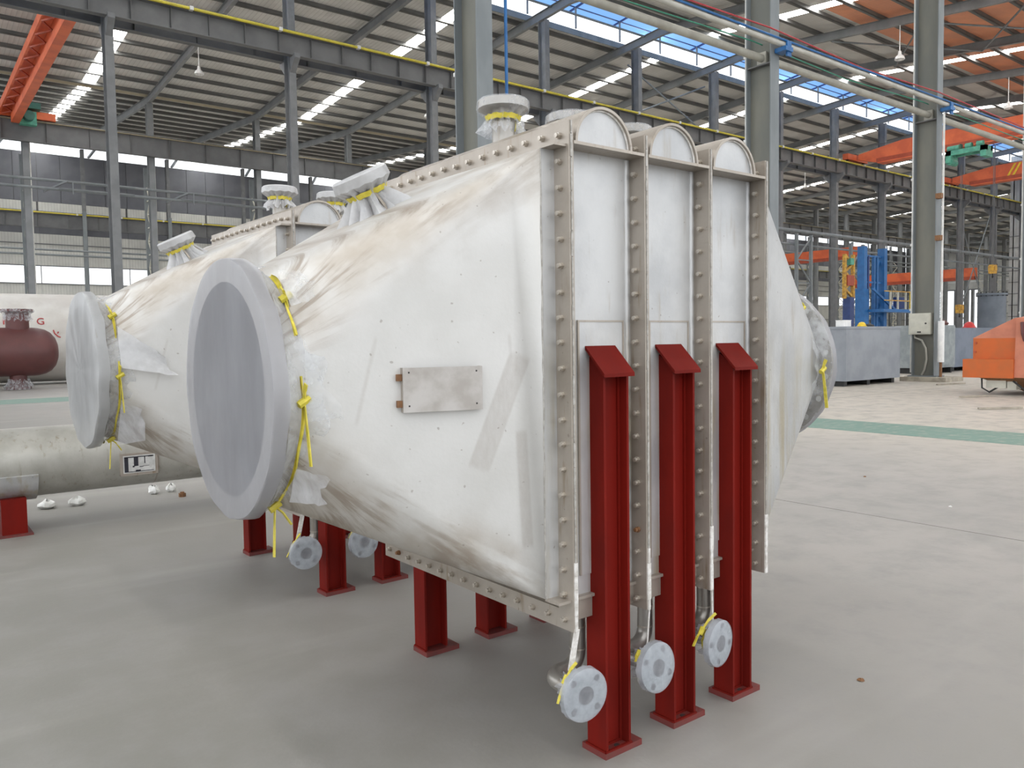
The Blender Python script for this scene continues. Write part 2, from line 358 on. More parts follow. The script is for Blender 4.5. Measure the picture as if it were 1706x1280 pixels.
ceiling = bpy.data.objects.new('ceiling', None); COL.objects.link(ceiling); ceiling['kind'] = 'structure'
STRIPS = [12.1+20*k for k in range(-1, 11)]       # rooflights every second bay
RUNS = [(-22, 11.8), (11.8, 40.6), (46.4, 77.2), (77.2, 112)]
def sheet(u0, u1, v0, v1, mat, name, t=.04, lift=.93):
    a, b = rz(v0)+lift, rz(v1)+lift
    return MB().hexa([(u0,v0,a),(u1,v0,a),(u1,v1,b),(u0,v1,b),(u0,v0,a+t),(u1,v0,a+t),(u1,v1,b+t),(u0,v1,b+t)]).build(name, mat, ceiling, sm=False)
for (v0, v1) in RUNS:
    prev = U0; UE = U2 if v0 > 46 else U1
    for su in [s_ for s_ in STRIPS if s_ < UE-3]+[None]:
        end = UE if su is None else su
        if end > prev:
            if v0 == 11.8 and prev >= 52:
                cut = 31.0
                sheet(prev, end, v0, cut, 'roof_red', 'roof_sheet'); sheet(prev, end, cut, v1, 'roof', 'roof_sheet')
            else: sheet(prev, end, v0, v1, 'roof', 'roof_sheet')
        if su is not None:
            if su+1 > U0: sheet(su, su+1.05, v0, v1, 'skylight', 'rooflight')
            prev = su+1.05
# rafters: one per frame and roof slope
def rafter_mesh(v0, v1, tag_):
    mb = MB(); a, b = rz(v0), rz(v1)
    def pr(x0, x1, h0, h1): mb.hexa([(x0,v0,a+h0),(x1,v0,a+h0),(x1,v1,b+h0),(x0,v1,b+h0),(x0,v0,a+h1),(x1,v0,a+h1),(x1,v1,b+h1),(x0,v1,b+h1)])
    pr(-.15, .15, 0, .03); pr(-.15, .15, .62, .65); pr(-.012, .012, .03, .62)
    return mb.mesh('rafter', 'rafter', False)
for (v0, v1) in ((-22, 11.8), (11.8, 41.5), (41.5, 77.2), (77.2, 112)):
    me = rafter_mesh(v0, v1, 0)
    for u in (UL if v0 > 41 else US): obj('rafter', me, ceiling, (u, 0, 0))
pm = MB().box(U0, U1, -.06, .06, 0, .27).box(U0, U1, -.06, .24, 0, .02).mesh('purlin', 'purlin', False)
pm2 = MB().box(U0, U2, -.06, .06, 0, .27).box(U0, U2, -.06, .24, 0, .02).mesh('purlin', 'purlin', False)
v = -21.5
while v < 111.5:
    if not (40.7 < v < 46.3): obj('purlin', pm2 if v > 46 else pm, ceiling, (0, v, rz(v)+.655))
    v += 2.65
# short fly braces between rafter and purlin
fb = MB().bar((0, .05, .1), (0, .75, .7), .05).mesh('fly_brace', 'purlin', False)
for u in US[1:9]:
    for v in (50, 57.8, 65.6, 73.4, 81.2, 89, 20, 28, 35.8): obj('fly_brace', fb, ceiling, (u+.1, v, rz(v)))
obj('valley_gutter', MB().box(U0, U2, 76.6, 77.8, 24.75, 24.82).mesh('valley_gutter', 'gutter', False), ceiling)
# ridge monitor over the second row
mon = MB()
for (a, b, za, zb) in ((39.4, 43.5, 28.4, 28.8), (43.5, 47.4, 28.8, 28.4)):
    mb = MB().hexa([(U0,a,za),(U1,a,za),(U1,b,zb),(U0,b,zb),(U0,a,za+.03),(U1,a,za+.03),(U1,b,zb+.03),(U0,b,zb+.03)])
    mb.build('monitor_sheet', 'blue_sheet', ceiling, sm=False)
mpost = MB().box(-.06, .06, -.06, .06, 0, 1.65).mesh('monitor_post', 'rafter', False)
for i in range(29):
    u = -2.4+5*i-5
    if U0 < u < U1:
        for v in (40.6, 46.4): obj('monitor_post', mpost, ceiling, (u, v, 26.75))
mraf = MB().bar((0, 39.6, 28.3), (0, 43.5, 28.7), .08, .16).bar((0, 43.5, 28.7), (0, 47.2, 28.3), .08, .16).mesh('monitor_rafter', 'dark_blue', False)
for u in [-2.4+5*i for i in range(26)]: obj('monitor_rafter', mraf, ceiling, (u, 0, 0))
for v in (40.5, 41.9, 43.5, 45.1, 46.5): obj('monitor_purlin', MB().box(U0, U1, v-.05, v+.05, 28.44, 28.5).mesh('monitor_purlin', 'dark_blue', False), ceiling)
for v in (40.6, 46.4): obj('monitor_kerb', MB().box(U0, U1, v-.05, v+.05, rz(v)+.6, rz(v)+1.05).mesh('monitor_kerb', 'column_flange', False), ceiling)
obj('ridge_tube', MB().cyl((U0, 43.6, 26.35), (U1, 43.6, 26.35), .09, 8).mesh('ridge_tube', 'column_flange', True), ceiling)
# crossed wind braces under the roof near the second row
for (a, b) in (((47.6, 45.5, 24.6), (57.6, 45.5, 20.4)), ((47.6, 45.5, 20.4), (57.6, 45.5, 24.6)), ((107.6, 44.9, 3), (117.6, 44.9, 18)), ((107.6, 44.9, 18), (117.6, 44.9, 3)),
               ((57.6, 26, 24.2), (67.6, 33, 24.9)), ((57.6, 33, 24.9), (67.6, 26, 24.2)), ((57.6, 19, 23.5), (67.6, 26, 24.2)), ((57.6, 26, 24.2), (67.6, 19, 23.5))):
    MB().cyl(a, b, .07, 8).build('wind_brace', 'column_flange', ceiling)

# far long wall with window band, dark upper panels and clerestory
wb = bpy.data.objects.new('wall_back', None); COL.objects.link(wb); wb['kind'] = 'structure'
PW = (U2-U0)/48
pane_u = [U0+i*PW for i in range(49)]
clad_low = MB().box(0, PW-.02, 112, 112.15, 0, 9.66).mesh('cladding_panel', 'cladding', False)
clad_mid = MB().box(0, PW-.02, 112, 112.15, 11.85, 15.8).mesh('cladding_panel', 'cladding', False)
dark_mid = MB().box(0, PW-.02, 112, 112.15, 15.82, 18.6).mesh('dark_panel', 'dark_panel', False)
cream_mid = MB().box(0, PW-.25, 112, 112.15, 18.62, 19.7).mesh('cladding_panel', 'cladding', False)
w3 = PW/2
dark_up = MB().box(0, w3-.06, 112, 112.15, 19.72, 25.6).mesh('dark_panel', 'dark_panel', False)
for i, u in enumerate(pane_u[:-1]):
    for me in (clad_low, clad_mid, dark_mid, cream_mid): obj(me.name.split('.')[0], me, wb, (u, 0, 0))
    for j in (0, 1): obj('dark_panel', dark_up, wb, (u+j*w3, 0, 0))
MB().box(U0, U2, 112.1, 112.2, 15.7, 25.7).build('backing_sheet', 'stiff', wb, sm=False)
for z in (9.6, 11.8, 13.2, 14.5, 6.0, 3.0): MB().box(U0, U2, 111.85, 112, z, z+.12).build('girt', 'grey_steel', wb, sm=False)
w = struct(MB().box(U0, U2, 112.05, 112.07, 9.66, 11.85).build('window_1', 'pane', sm=False))
for u in pane_u: MB().box(u-.05, u+.05, 112, 112.1, 9.66, 11.85).build('mullion', 'grey_steel', w, sm=False)
w = struct(MB().box(U0, U2, 112.05, 112.07, 25.7, 27.6).build('window_2', 'pane', sm=False))
for u in UL: MB().bar((u+1.0, 111.2, 25.6), (u+2.2, 112, 27.3), .3, .2).build('clerestory_strut', 'column_flange', w, sm=False)
# end wall of the near bays
we = bpy.data.objects.new('wall_end', None); COL.objects.link(we); we['kind'] = 'structure'
def clad(parent, u, v0, v1, z0, z1): MB().box(u, u+.15, v0, v1, z0, z1).build('cladding_panel', 'cladding_end', parent, sm=False)
v = -22
while v < 47.4:
    e_ = min(v+5.5, 47.5); clad(we, U1, v, e_-.03, 0, 14); clad(we, U1, v, e_-.03, 14.03, 28); v = e_
for z in (2.5, 4.2, 5.9, 7.6, 9.3, 11, 12.7, 14.4, 16.1): MB().box(U1-.12, U1, -22, 47.5, z, z+.12).build('girt', 'grey_steel', we, sm=False)
ws = bpy.data.objects.new('wall_side', None); COL.objects.link(ws); ws['kind'] = 'structure'
u = U1
while u < U2-.1:
    MB().box(u, u+4.97, 46.9, 47.05, 0, 27).build('cladding_panel', 'cladding', ws, sm=False); u += 5
# far end wall with a tall bright doorway
wf = bpy.data.objects.new('wall_far', None); COL.objects.link(wf); wf['kind'] = 'structure'
for (a, b, z0) in ((47.1, 52.4, 0), (52.4, 57.7, 0), (57.7, 63, 0), (63, 68.4, 0), (68.4, 74, 0), (74, 80, 0), (80, 86, 0), (86, 92, 0), (92, 98, 13.7), (98, 104, 13.7), (104, 108, 0), (108, 112, 0)):
    clad(wf, U2, a, b-.03, z0, 16); clad(wf, U2, a, b-.03, 16.03, 28)
for z in (4, 7, 10, 13, 18): MB().box(U2-.12, U2, 47.1, 92, z, z+.15).build('girt', 'grey_steel', wf, sm=False)
d = struct(MB().box(U2-.3, U2+.2, 91.7, 92, 0, 14).box(U2-.3, U2+.2, 104, 104.3, 0, 14).box(U2-.3, U2+.2, 92, 104, 13.7, 14).build('door_1', 'grey_steel', sm=False))
pst = MB().box(U2-.5, U2+.3, -.35, .35, 0, 13.7).mesh('door_post', 'grey_steel', False)
for v in (101.0, 98.0, 97.3, 96.6, 95.0, 93.6): obj('door_post', pst, d, (0, v, 0))

# ------------------------------------------------------------------ columns
def hcol(dv, du, z0, z1, tf=.03):
    return MB().box(-du/2, du/2, -dv/2, -dv/2+tf, z0, z1).box(-du/2, du/2, dv/2-tf, dv/2, z0, z1).box(-.012, .012, -dv/2+tf, dv/2-tf, z0, z1)
fl1 = MB().box(-.2, .2, -.015, .015, .15, 22.9).mesh('column_flange', 'column_flange', False)
wb1 = MB().box(-.012, .012, -.385, .385, .15, 22.9).mesh('column_web', 'column_near', False)
sp1 = MB().box(-.19, .19, -.385, .385, 9.45, 9.49).mesh('splice_plate', 'stiff', False)
U1S = [7.92, 18.1, 28.2, 38.3]
near_lbl = ['thick pale steel H column rising behind the wrapped top nozzle of the front exchanger',
            'thick pale steel H column rising behind the rightmost dome of the front exchanger',
            'yellowish steel H column on a concrete plinth with a cream switch box',
            'pale steel H column cut off by the right edge of the picture']
for i, u in enumerate(U1S):
    t = thing('steel_column', near_lbl[i], 'column', (u, V1, 0), 0, 'thick near columns')
    obj('column_flange', fl1, t, (0, -.4, 0)); obj('column_flange', fl1, t, (0, .4, 0)); obj('column_web', wb1, t); obj('splice_plate', sp1, t)
    MB().box(-.7, .7, -1.05, .6, 0, .16).build('plinth', 'concrete', t, sm=False)
    MB().box(-.32, .32, -.55, .5, .16, .2).build('base_plate', 'column_flange', t, sm=False)
    MB().tube([(-.1, .47, .3), (-.1, .47, 22)], .045, 8).build('white_conduit', 'white_pipe', t)
    for z in (2.6, 5, 7.4, 9.8): MB().box(-.16, -.04, .4, .53, z, z+.08).build('conduit_clip', 'white_pipe', t, sm=False)
h2 = hcol(.8, .42, 0, 25.6).mesh('column_shaft', 'grey_steel', False)
br2 = MB().prism([(-.17, -.4, 18.85), (-.17, -1.15, 18.85), (-.17, -1.15, 18.6), (-.17, -.4, 17.9)], (0, 0, 0), (.34, 0, 0)).mesh('corbel', 'grey_steel', False)
br2b = MB().prism([(-.17, .4, 18.85), (-.17, .4, 17.9), (-.17, 1.15, 18.6), (-.17, 1.15, 18.85)], (0, 0, 0), (.34, 0, 0)).mesh('corbel', 'grey_steel', False)
pl2 = MB().box(-.5, .5, -.7, .7, 0, .3).mesh('plinth', 'concrete', False)
for i, u in enumerate(US[1:]):
    t = thing('steel_column', 'slim grey H column, %s from the left in the row carrying the yellow-railed crane beam' % ORD[i], 'column', (u, V2, 0), 0, 'columns of the second row')
    obj('column_shaft', h2, t); obj('corbel', br2, t); obj('corbel', br2b, t); obj('plinth', pl2, t)
def lattice(z0, z1, dv, step):
    mb = MB(); z = z0; s = 1
    while z+step <= z1+.01:
        a, b = (-dv/2, dv/2) if s > 0 else (dv/2, -dv/2)
        mb.bar((0, a, z), (0, b, z+step), .1, .1); mb.bar((0, -dv/2, z), (0, dv/2, z), .1, .1); z += step; s = -s
    return mb
h3 = hcol(.75, .5, 0, 24.0).mesh('column_shaft', 'row3', False)
l3 = lattice(.3, 17.5, 1.1, 1.25).mesh('lacing', 'cream', False)
leg3 = MB().box(-.22, .22, -.05, .05, 0, 18.4).mesh('outer_leg', 'column_flange', False)
pp3 = MB().tube([(.3, .1, 0), (.3, .1, 24)], .09, 8).mesh('white_downpipe', 'white_pipe', True)
for i, u in enumerate(UL[1:]):
    t = thing('steel_column', 'laced double-leg grey column, %s from the left in the row behind the yellow-railed beam' % ORD[i], 'column', (u, V3, 0), 0, 'columns of the third row')
    obj('column_shaft', h3, t); obj('lacing', l3, t, (-.1, .93, 0)); obj('outer_leg', leg3, t, (-.1, 1.5, 0)); obj('downpipe', pp3, t)
h4 = hcol(.6, .45, 0, 18.4).mesh('column_shaft', 'grey_steel', False); h4u = hcol(.5, .4, 18.4, 26.2).mesh('upper_shaft', 'grey_steel', False)
for i, u in enumerate(UL[1:]):
    t = thing('steel_column', 'dark laced column against the windowed back wall, %s from the left' % ORD[i], 'column', (u, V4-.3, 0), 0, 'columns along the back wall')
    obj('column_shaft', h4, t); obj('upper_shaft', h4u, t); obj('lacing', l3, t, (-.25, -.9, 0)); obj('outer_leg', leg3, t, (-.25, -1.45, 0))

# ------------------------------------------------------------------ crane runway beams
def runway(name, label, v, z0, z1, rail=None, step=2.0, lip=.28, top='beam', U1=U1):
    t = thing(name, label, 'crane beam', (0, v, 0))
    MB().box(U0, U1, -.012, .012, z0, z1).build('web', 'beam', t, sm=False)
    MB().box(U0, U1, -lip, lip, z1-.04, z1).build('top_flange', top, t, sm=False)
    MB().box(U0, U1, -lip*.8, lip*.8, z0, z0+.04).build('bottom_flange', 'beam', t, sm=False)
    st = MB().box(-.02, .02, -lip*.75, lip*.75, z0+.04, z1-.04).mesh('stiffener', 'stiff', False)
    u = -7.4
    while u < U1:
        obj('stiffener', st, t, (u, 0, 0)); u += step
    MB().box(U0, U1, -.06, .06, z1, z1+.13).build('rail', 'stiff', t, sm=False)
    if rail: MB().tube([(U0, -lip-.1, z1+rail), (U1, -lip-.1, z1+rail)], .085, 8).build('yellow_conductor_pipe', 'yellow', t)
    if rail:
        cl = MB().box(-.1, .1, -.13, .13, -.1, .1).mesh('pipe_clamp', 'white_pipe', False)
        for k in range(24): obj('pipe_clamp', cl, t, (1.6+5*k, -lip-.1, z1+rail))
    return t
runway('runway_beam', 'grey crane beam topped by a bright yellow pipe, running behind the exchanger domes', 43.75, 18.75, 19.95, .04, 2.0)
runway('runway_beam', 'dark crane beam just behind and below the yellow-piped beam', 45.25, 18.75, 19.95, None, 3.3)
runway('runway_beam', 'grey crane beam with brown top edge on the third row of columns', 76.3, 19.0, 20.75, None, 3.3, .3, 'gutter', U2)
runway('runway_beam', 'far crane beam with a thin yellow rail before the white window wall', 108.9, 16.2, 17.85, .1, 3.3, U1=U2)
runway('runway_beam', 'near crane beam high above the pipes between the thick columns', 11.1, 19.0, 20.2, None, 3.3)

# ------------------------------------------------------------------ pipes and cables
def pipe(name, label, pts, r, mat, cat='pipe', n=10):
    return tag(MB().tube(pts, r, n).build(name, mat), label, cat)
t = thing('overhead_pipe', 'thick beige pipe run carried between the webs of the thick columns', 'pipe')
for a, b in zip([U0]+U1S, U1S+[46]):
    p_ = MB().tube([(a+.03, 11.74, 9.67), (b-.03, 11.74, 9.67)], .11, 14).build('pipe_run', 'pipe_beige', t)
    MB().box(b-.12, b-.03, 11.6, 11.7+.2, 9.5, 9.84).build('end_clamp', 'pipe_beige', p_, sm=False)
pipe('overhead_pipe', 'pale upper pipe resting on blue brackets along the thick columns', [(U0, 11.18, 9.93), (US[4]+8, 11.18, 9.93)], .075, 'pipe_pale')
pipe('cable', 'blue cable lying on the pale upper overhead pipe', [(U0, 11.12, 10.04), (US[4]+8, 11.12, 10.04)], .03, 'blue', 'cable', 6)
pipe('cable', 'red cable strung above the pale overhead pipe', [(U0, 11.2, 10.3), (US[1], 11.2, 10.28), (12.6, 11.2, 10.15), (US[2], 11.2, 10.28), (22.6, 11.2, 10.12), (US[3], 11.2, 10.28), (40, 11.2, 10.1)], .022, 'cable_red', 'cable', 6)
pipe('cable', 'thin green cable strung between the overhead pipes', [(U0, 11.8, 10.0), (US[1], 11.8, 10.1), (12.6, 11.8, 9.98), (US[2], 11.8, 10.1), (22.6, 11.8, 9.95), (US[3], 11.8, 10.1), (40, 11.8, 9.98)], .018, 'cable_green', 'cable', 6)
for i, u in enumerate(U1S[1:3]):
    tag(MB().box(u-.05, u+.3, 11.0, 11.36, 9.72, 9.84).box(u+.1, u+.3, 11.05, 11.1, 9.6, 10.02).build('pipe_bracket', 'blue', sm=False), ['blue pipe bracket on the column behind the domes', 'blue pipe bracket on the yellowish column with the switch box'][i], 'bracket', 'blue brackets')
pipe('hose', 'blue hose hanging beside the thick column above the wrapped nozzle', [(8.45, 11.35, 10.1), (8.45, 11.35, 2.0)], .035, 'blue', 'hose', 8)
for (z, y) in ((15.93, 76.0), (15.24, 76.1)):
    pipe('long_pipe', 'upper of two thin grey pipes on the laced third-row columns' if z > 15.5 else 'lower of two thin grey pipes on the laced third-row columns', [(U0, y, z), (U2, y, z)], .12, 'column_flange')
for (z, l) in ((12.6, 'upper'), (12.05, 'lower')):
    pipe('long_pipe', '%s of two grey pipes crossing low before the white back wall' % l, [(U0, 100, z), (40, 100, z)], .11, 'column_flange')
# small pipe outriggers on the third row
og = MB().bar((0, 0, 15.1), (1.6, -1.6, 15.9), .14).bar((1.6, -1.6, 15.9), (7, -1.6, 15.9), .1).bar((1.0, -1.2, 15.3), (7, -1.2, 15.3), .1).bar((2, -1.6, 14.8), (2, -1.6, 15.9), .08).mesh('frame', 'column_flange', False)
for i, u in enumerate(US[1:5]):
    t = thing('pipe_outrigger', 'light grey pipe outrigger frame right of the %s third-row column' % ORD[i], 'pipe frame', (u+1.2, 77, 0), 0, 'pipe outriggers'); obj('frame', og, t)
# ------------------------------------------------------------------ heat exchangers
S = .412; W = 1.5; ZB, ZT, ZS = .563, 2.529, 2.454; YP = .085; YC, ZC = .75, 1.535
def rect_frame(mb, x0, x1, a, b):
    (y0, y1, z0, z1), (c0, c1, d0, d1) = a, b
    mb.box(x0, x1, y0, c0, z0, z1).box(x0, x1, c1, y1, z0, z1).box(x0, x1, c0, c1, z0, d0).box(x0, x1, c0, c1, d1, z1)
bolt_mb = MB().cyl((0, 0, 0), (-.011, 0, 0), .0125, 6).cyl((-.011, 0, 0), (-.022, 0, 0), .009, 8)
BOLT = bolt_mb.mesh('bolt', 'bolt'); BOLTR = bolt_mb.mesh('bolt', 'bolt_rust')
def hood_mesh(x0, x1, y0, y1, z0, z1, r, n=64):
    cs = [(x0, y1, z1), (x0, y0, z1), (x0, y0, z0), (x0, y1, z0)]
    circ = [(x1, YC+r*math.cos(2*math.pi*i/n), ZC+r*math.sin(2*math.pi*i/n)) for i in range(n)]
    # intermediate rows keep the shading smooth
    mb = MB(); q = n//4; rows = 8
    for c in range(4):
        C = Vector(cs[c]); A = [Vector(circ[(c*q+i) % n]) for i in range(q+1)]
        for r_ in range(rows):
            t0, t1 = r_/rows, (r_+1)/rows
            for i in range(q):
                p = [A[i].lerp(C, t0), A[i+1].lerp(C, t0), A[i+1].lerp(C, t1), A[i].lerp(C, t1)]
                if t1 >= .999: mb.add(p[:3], [(0, 1, 2)])
                else: mb.add(p, [(0, 1, 2, 3)])
        P = Vector(circ[((c+1)*q) % n]); C2 = Vector(cs[(c+1) % 4])
        for r_ in range(rows):
            t0, t1 = r_/rows, (r_+1)/rows
            if r_ == 0: mb.add([P, P.lerp(C, t1), P.lerp(C2, t1)], [(0, 1, 2)])
            else: mb.add([P.lerp(C, t0), P.lerp(C, t1), P.lerp(C2, t1), P.lerp(C2, t0)], [(0, 1, 2, 3)])
    import bmesh
    return mb
def weld_verts(ob, d=1e-4):
    import bmesh
    bm = bmesh.new(); bm.from_mesh(ob.data); bmesh.ops.remove_doubles(bm, verts=bm.verts, dist=d); bmesh.ops.recalc_face_normals(bm, faces=bm.faces)
    bm.to_mesh(ob.data); bm.free(); ob.data.polygons.foreach_set('use_smooth', [True]*len(ob.data.polygons)); ob.data.set_sharp_from_angle(angle=R(38))
def wobf(amp, start, seed, k=(7, 13, 23)):
    ph = [random.uniform(0, 6.28) for _ in range(8)]
    def w(i, a):
        if i < start: return (0, 0)
        g = amp*(i-start+1)
        s = math.sin(k[0]*a+ph[0])*.5+math.sin(k[1]*a+ph[1]+i)*.6+math.sin(k[2]*a+ph[2])*.5
        return (.6*g*math.sin(k[1]*a+ph[3]), g*s)
    return w
def tails(mb, p, dirs, w=.012):
    p = Vector(p)
    for d in dirs:
        d = Vector(d); mb.bar(p, p+d*.5, w, .004, (1, 0, .3)); mb.bar(p+d*.48, p+d+Vector((0, 0, -.02)), w*1.2, .004, (1, 0, .3))
def nozzle(parent, base, axis, h, rn, rf, skirt, fm, gus=0, name='top_nozzle', long=0):
    base = Vector(base); x, y, d = basis(axis); tf = .035
    nz = MB().cyl(base-d*.06, base+d*(h-tf), rn, 24).build(name, 'tube_steel', parent)
    MB().cyl(base+d*(h-tf), base+d*h, rf, 32).build('nozzle_flange', 'tube_steel', nz)
    pr = [(h+.006, 0), (h+.007, rf*.6), (h+.006, rf*.98), (h-.002, rf+.006), (h-tf-.004, rf+.007), (h-tf-.03, rn+.026), (h-tf-.042, rn+.012), (h-tf-.06, rn+.022), (h-tf-.085, rn+.034), (h-tf-.085-skirt, rn+.04+long)]
    MB().lathe(pr, base, d, 56, wobf(.0045, 4, 0)).build('plastic_wrap', fm, nz)
    tp = MB().lathe([(h-tf-.032, rn+.028), (h-tf-.05, rn+.021), (h-tf-.054, rn+.024), (h-tf-.032, rn+.032)], base, d, 32, wobf(.0012, 0, 1))
    q = base+d*(h-tf-.045)-y*(rn+.02)
    tails(tp, q, [(-.05, -.06, -.035), (.04, -.03, -.06)])
    tp.build('yellow_tie', 'tape', nz)
    for g in range(gus):
        a = 2*math.pi*g/gus+.5; e = x*math.cos(a)+y*math.sin(a); tn = d.cross(e)*.005
        P = [base-d*.03+e*rn, base-d*.04+e*(rf*1.05), base+d*.02+e*(rf*1.05), base+d*(h-.06)+e*(rn+.005)]
        MB().prism([p-tn for p in P], (0, 0, 0), tn*2).build('gusset_plate', 'flange', nz, sm=False)
    return nz
def leg_meshes(mir):
    f = (lambda y: 1.5-y) if mir else (lambda y: y)
    def bx(mb, x0, x1, y0, y1, z0, z1): a, b = sorted((f(y0), f(y1))); mb.box(x0, x1, a, b, z0, z1)
    b = MB(); yt = lambda y: 1.56+(y-.0)*.9
    for (x0, x1) in ((.158, .17), (.288, .30)):
        P = [(x0, f(0), .025), (x0, f(.11), .025), (x0, f(.11), 1.655), (x0, f(.0), 1.575)]
        b.prism(P, (0, 0, 0), (x1-x0, 0, 0))
    bx(b, .17, .288, .05, .058, .025, 1.62)
    for x in (.175, .283): bx(b, x-.005, x+.005, .04, .05, .025, 1.6)
    base = MB(); bx(base, .15, .36, -.005, .135, 0, .025)
    cap = MB().hexa([(x_, f(y_), z_) for z0_ in (0, .014) for (x_, y_, z_) in ((.135, -.03, 1.552+z0_), (.305, -.03, 1.552+z0_), (.305, .085, 1.668+z0_), (.135, .085, 1.668+z0_))])
    hole = MB().cyl((.24, f(.02), .02), (.24, f(.02), .0262), .014, 16)
    weld = MB(); bx(weld, .155, .305, -.004, .006, .025, .033); bx(weld, .15, .16, 0, .115, .025, .033); bx(weld, .172, .286, .042, .052, .025, .034)
    return [q.mesh(n, m_, s_) for q, n, m_, s_ in ((b, 'support_leg', 'red', False), (base, 'base_plate', 'red_dusty', False), (cap, 'cap_plate', 'red', False), (hole, 'anchor_hole', 'hole', True), (weld, 'weld_bead', 'red', False))]
LEGN, LEGF = leg_meshes(False), leg_meshes(True)
def bigflange(t, xs, sgn, cover, skirtmat, first):
    # sgn -1: inlet side, +1: outlet side; xs = outer face
    ax = Vector((sgn, 0, 0)); o = (0, YC, ZC)
    fx = abs(xs)
    fl = MB().ring((xs, YC, ZC), (xs-sgn*.045, YC, ZC), .40, .483, 72).build('inlet_flange' if sgn < 0 else 'outlet_flange', 'tube_steel', t)
    nb = 20
    hb = MB().cyl((0, 0, 0), (-sgn*.0015, 0, 0), .017, 14).mesh('bolt_hole', 'label_white')  # pale discs: lit background seen through the holes, put into the colour
    for i in range(nb):
        a = 2*math.pi*(i+.5)/nb
        obj('bolt_hole', hb, fl, (xs-sgn*.0455, YC+.448*math.cos(a), ZC+.448*math.sin(a)))
    c0 = (xs, YC, ZC)
    if first:
        MB().lathe([(.007, 0), (.008, .2), (.007, .38), (.008, .46), (.004, .485), (-.004, .489), (-.05, .490)], c0, ax, 72, wobf(.0008, 2, 3, (5, 11, 17))).build('plastic_cover', cover, fl)
    else:
        MB().lathe([(.009, 0), (.013, .12), (.011, .25), (.013, .36), (.011, .44), (.006, .483), (-.008, .491), (-.05, .492)], c0, ax, 72, wobf(.0009, 1, 3, (5, 11, 17))).build('plastic_cover', cover, fl)
    MB().lathe([(-.05, .490), (-.075, .474), (-.10, .450), (-.112, .446), (-.13, .452), (-.16, .455), (-.19, .462)], c0, ax, 120, wobf(.003, 1, 4, (6, 14, 27))).build('plastic_skirt', skirtmat, fl)
    for a0_, a1_ in ((.66, 1.04), (1.14, 1.36), (.40, .5)):
        MB().lathe([(-.104, .455), (-.111, .453), (-.114, .460), (-.106, .463)], c0, ax, 30, wobf(.0025, 0, 5, (5, 9, 14)), (a0_*math.pi, a1_*math.pi)).build('yellow_tie', 'tape', fl)
    # knots and loose ends on the near side
    for (a, dirs) in ((.62*math.pi, [(-.02, -.03, -.16), (.05, -.03, -.05)]), (.98*math.pi, [(.01, -.02, -.2), (.0, -.02, .08)]), (1.25*math.pi, [(.02, -.02, -.12), (-.02, -.02, .05)])):
        p = Vector((xs-sgn*.11, YC+.465*math.cos(a), ZC-.465*math.sin(a)))
        tp = MB(); tails(tp, p, dirs, .016); tp.cyl(p-Vector((.02, 0, .012)), p+Vector((.02, 0, .012)), .014, 7); tp.build('tie_knot', 'tape', fl)
    # loose flap of film
    return fl
def flap(parent, pts, mat, seed):
    rnd = random.Random(seed); n = 7; mb = MB(); P = [Vector(p) for p in pts]
    vs = []
    for i in range(n):
        for j in range(n):
            a, b = i/(n-1), j/(n-1); p = P[0].lerp(P[1], a).lerp(P[3].lerp(P[2], a), b)
            vs.append(p+Vector((rnd.uniform(-1, 1), rnd.uniform(-1, 1), rnd.uniform(-1, 1)))*.008*(b+.2)+Vector((0, -.02*math.sin(6*a+seed)*b, 0)))
    mb.add(vs, [(i*n+j, i*n+j+1, (i+1)*n+j+1, (i+1)*n+j) for i in range(n-1) for j in range(n-1)])
    return mb.build('loose_film', mat, parent)
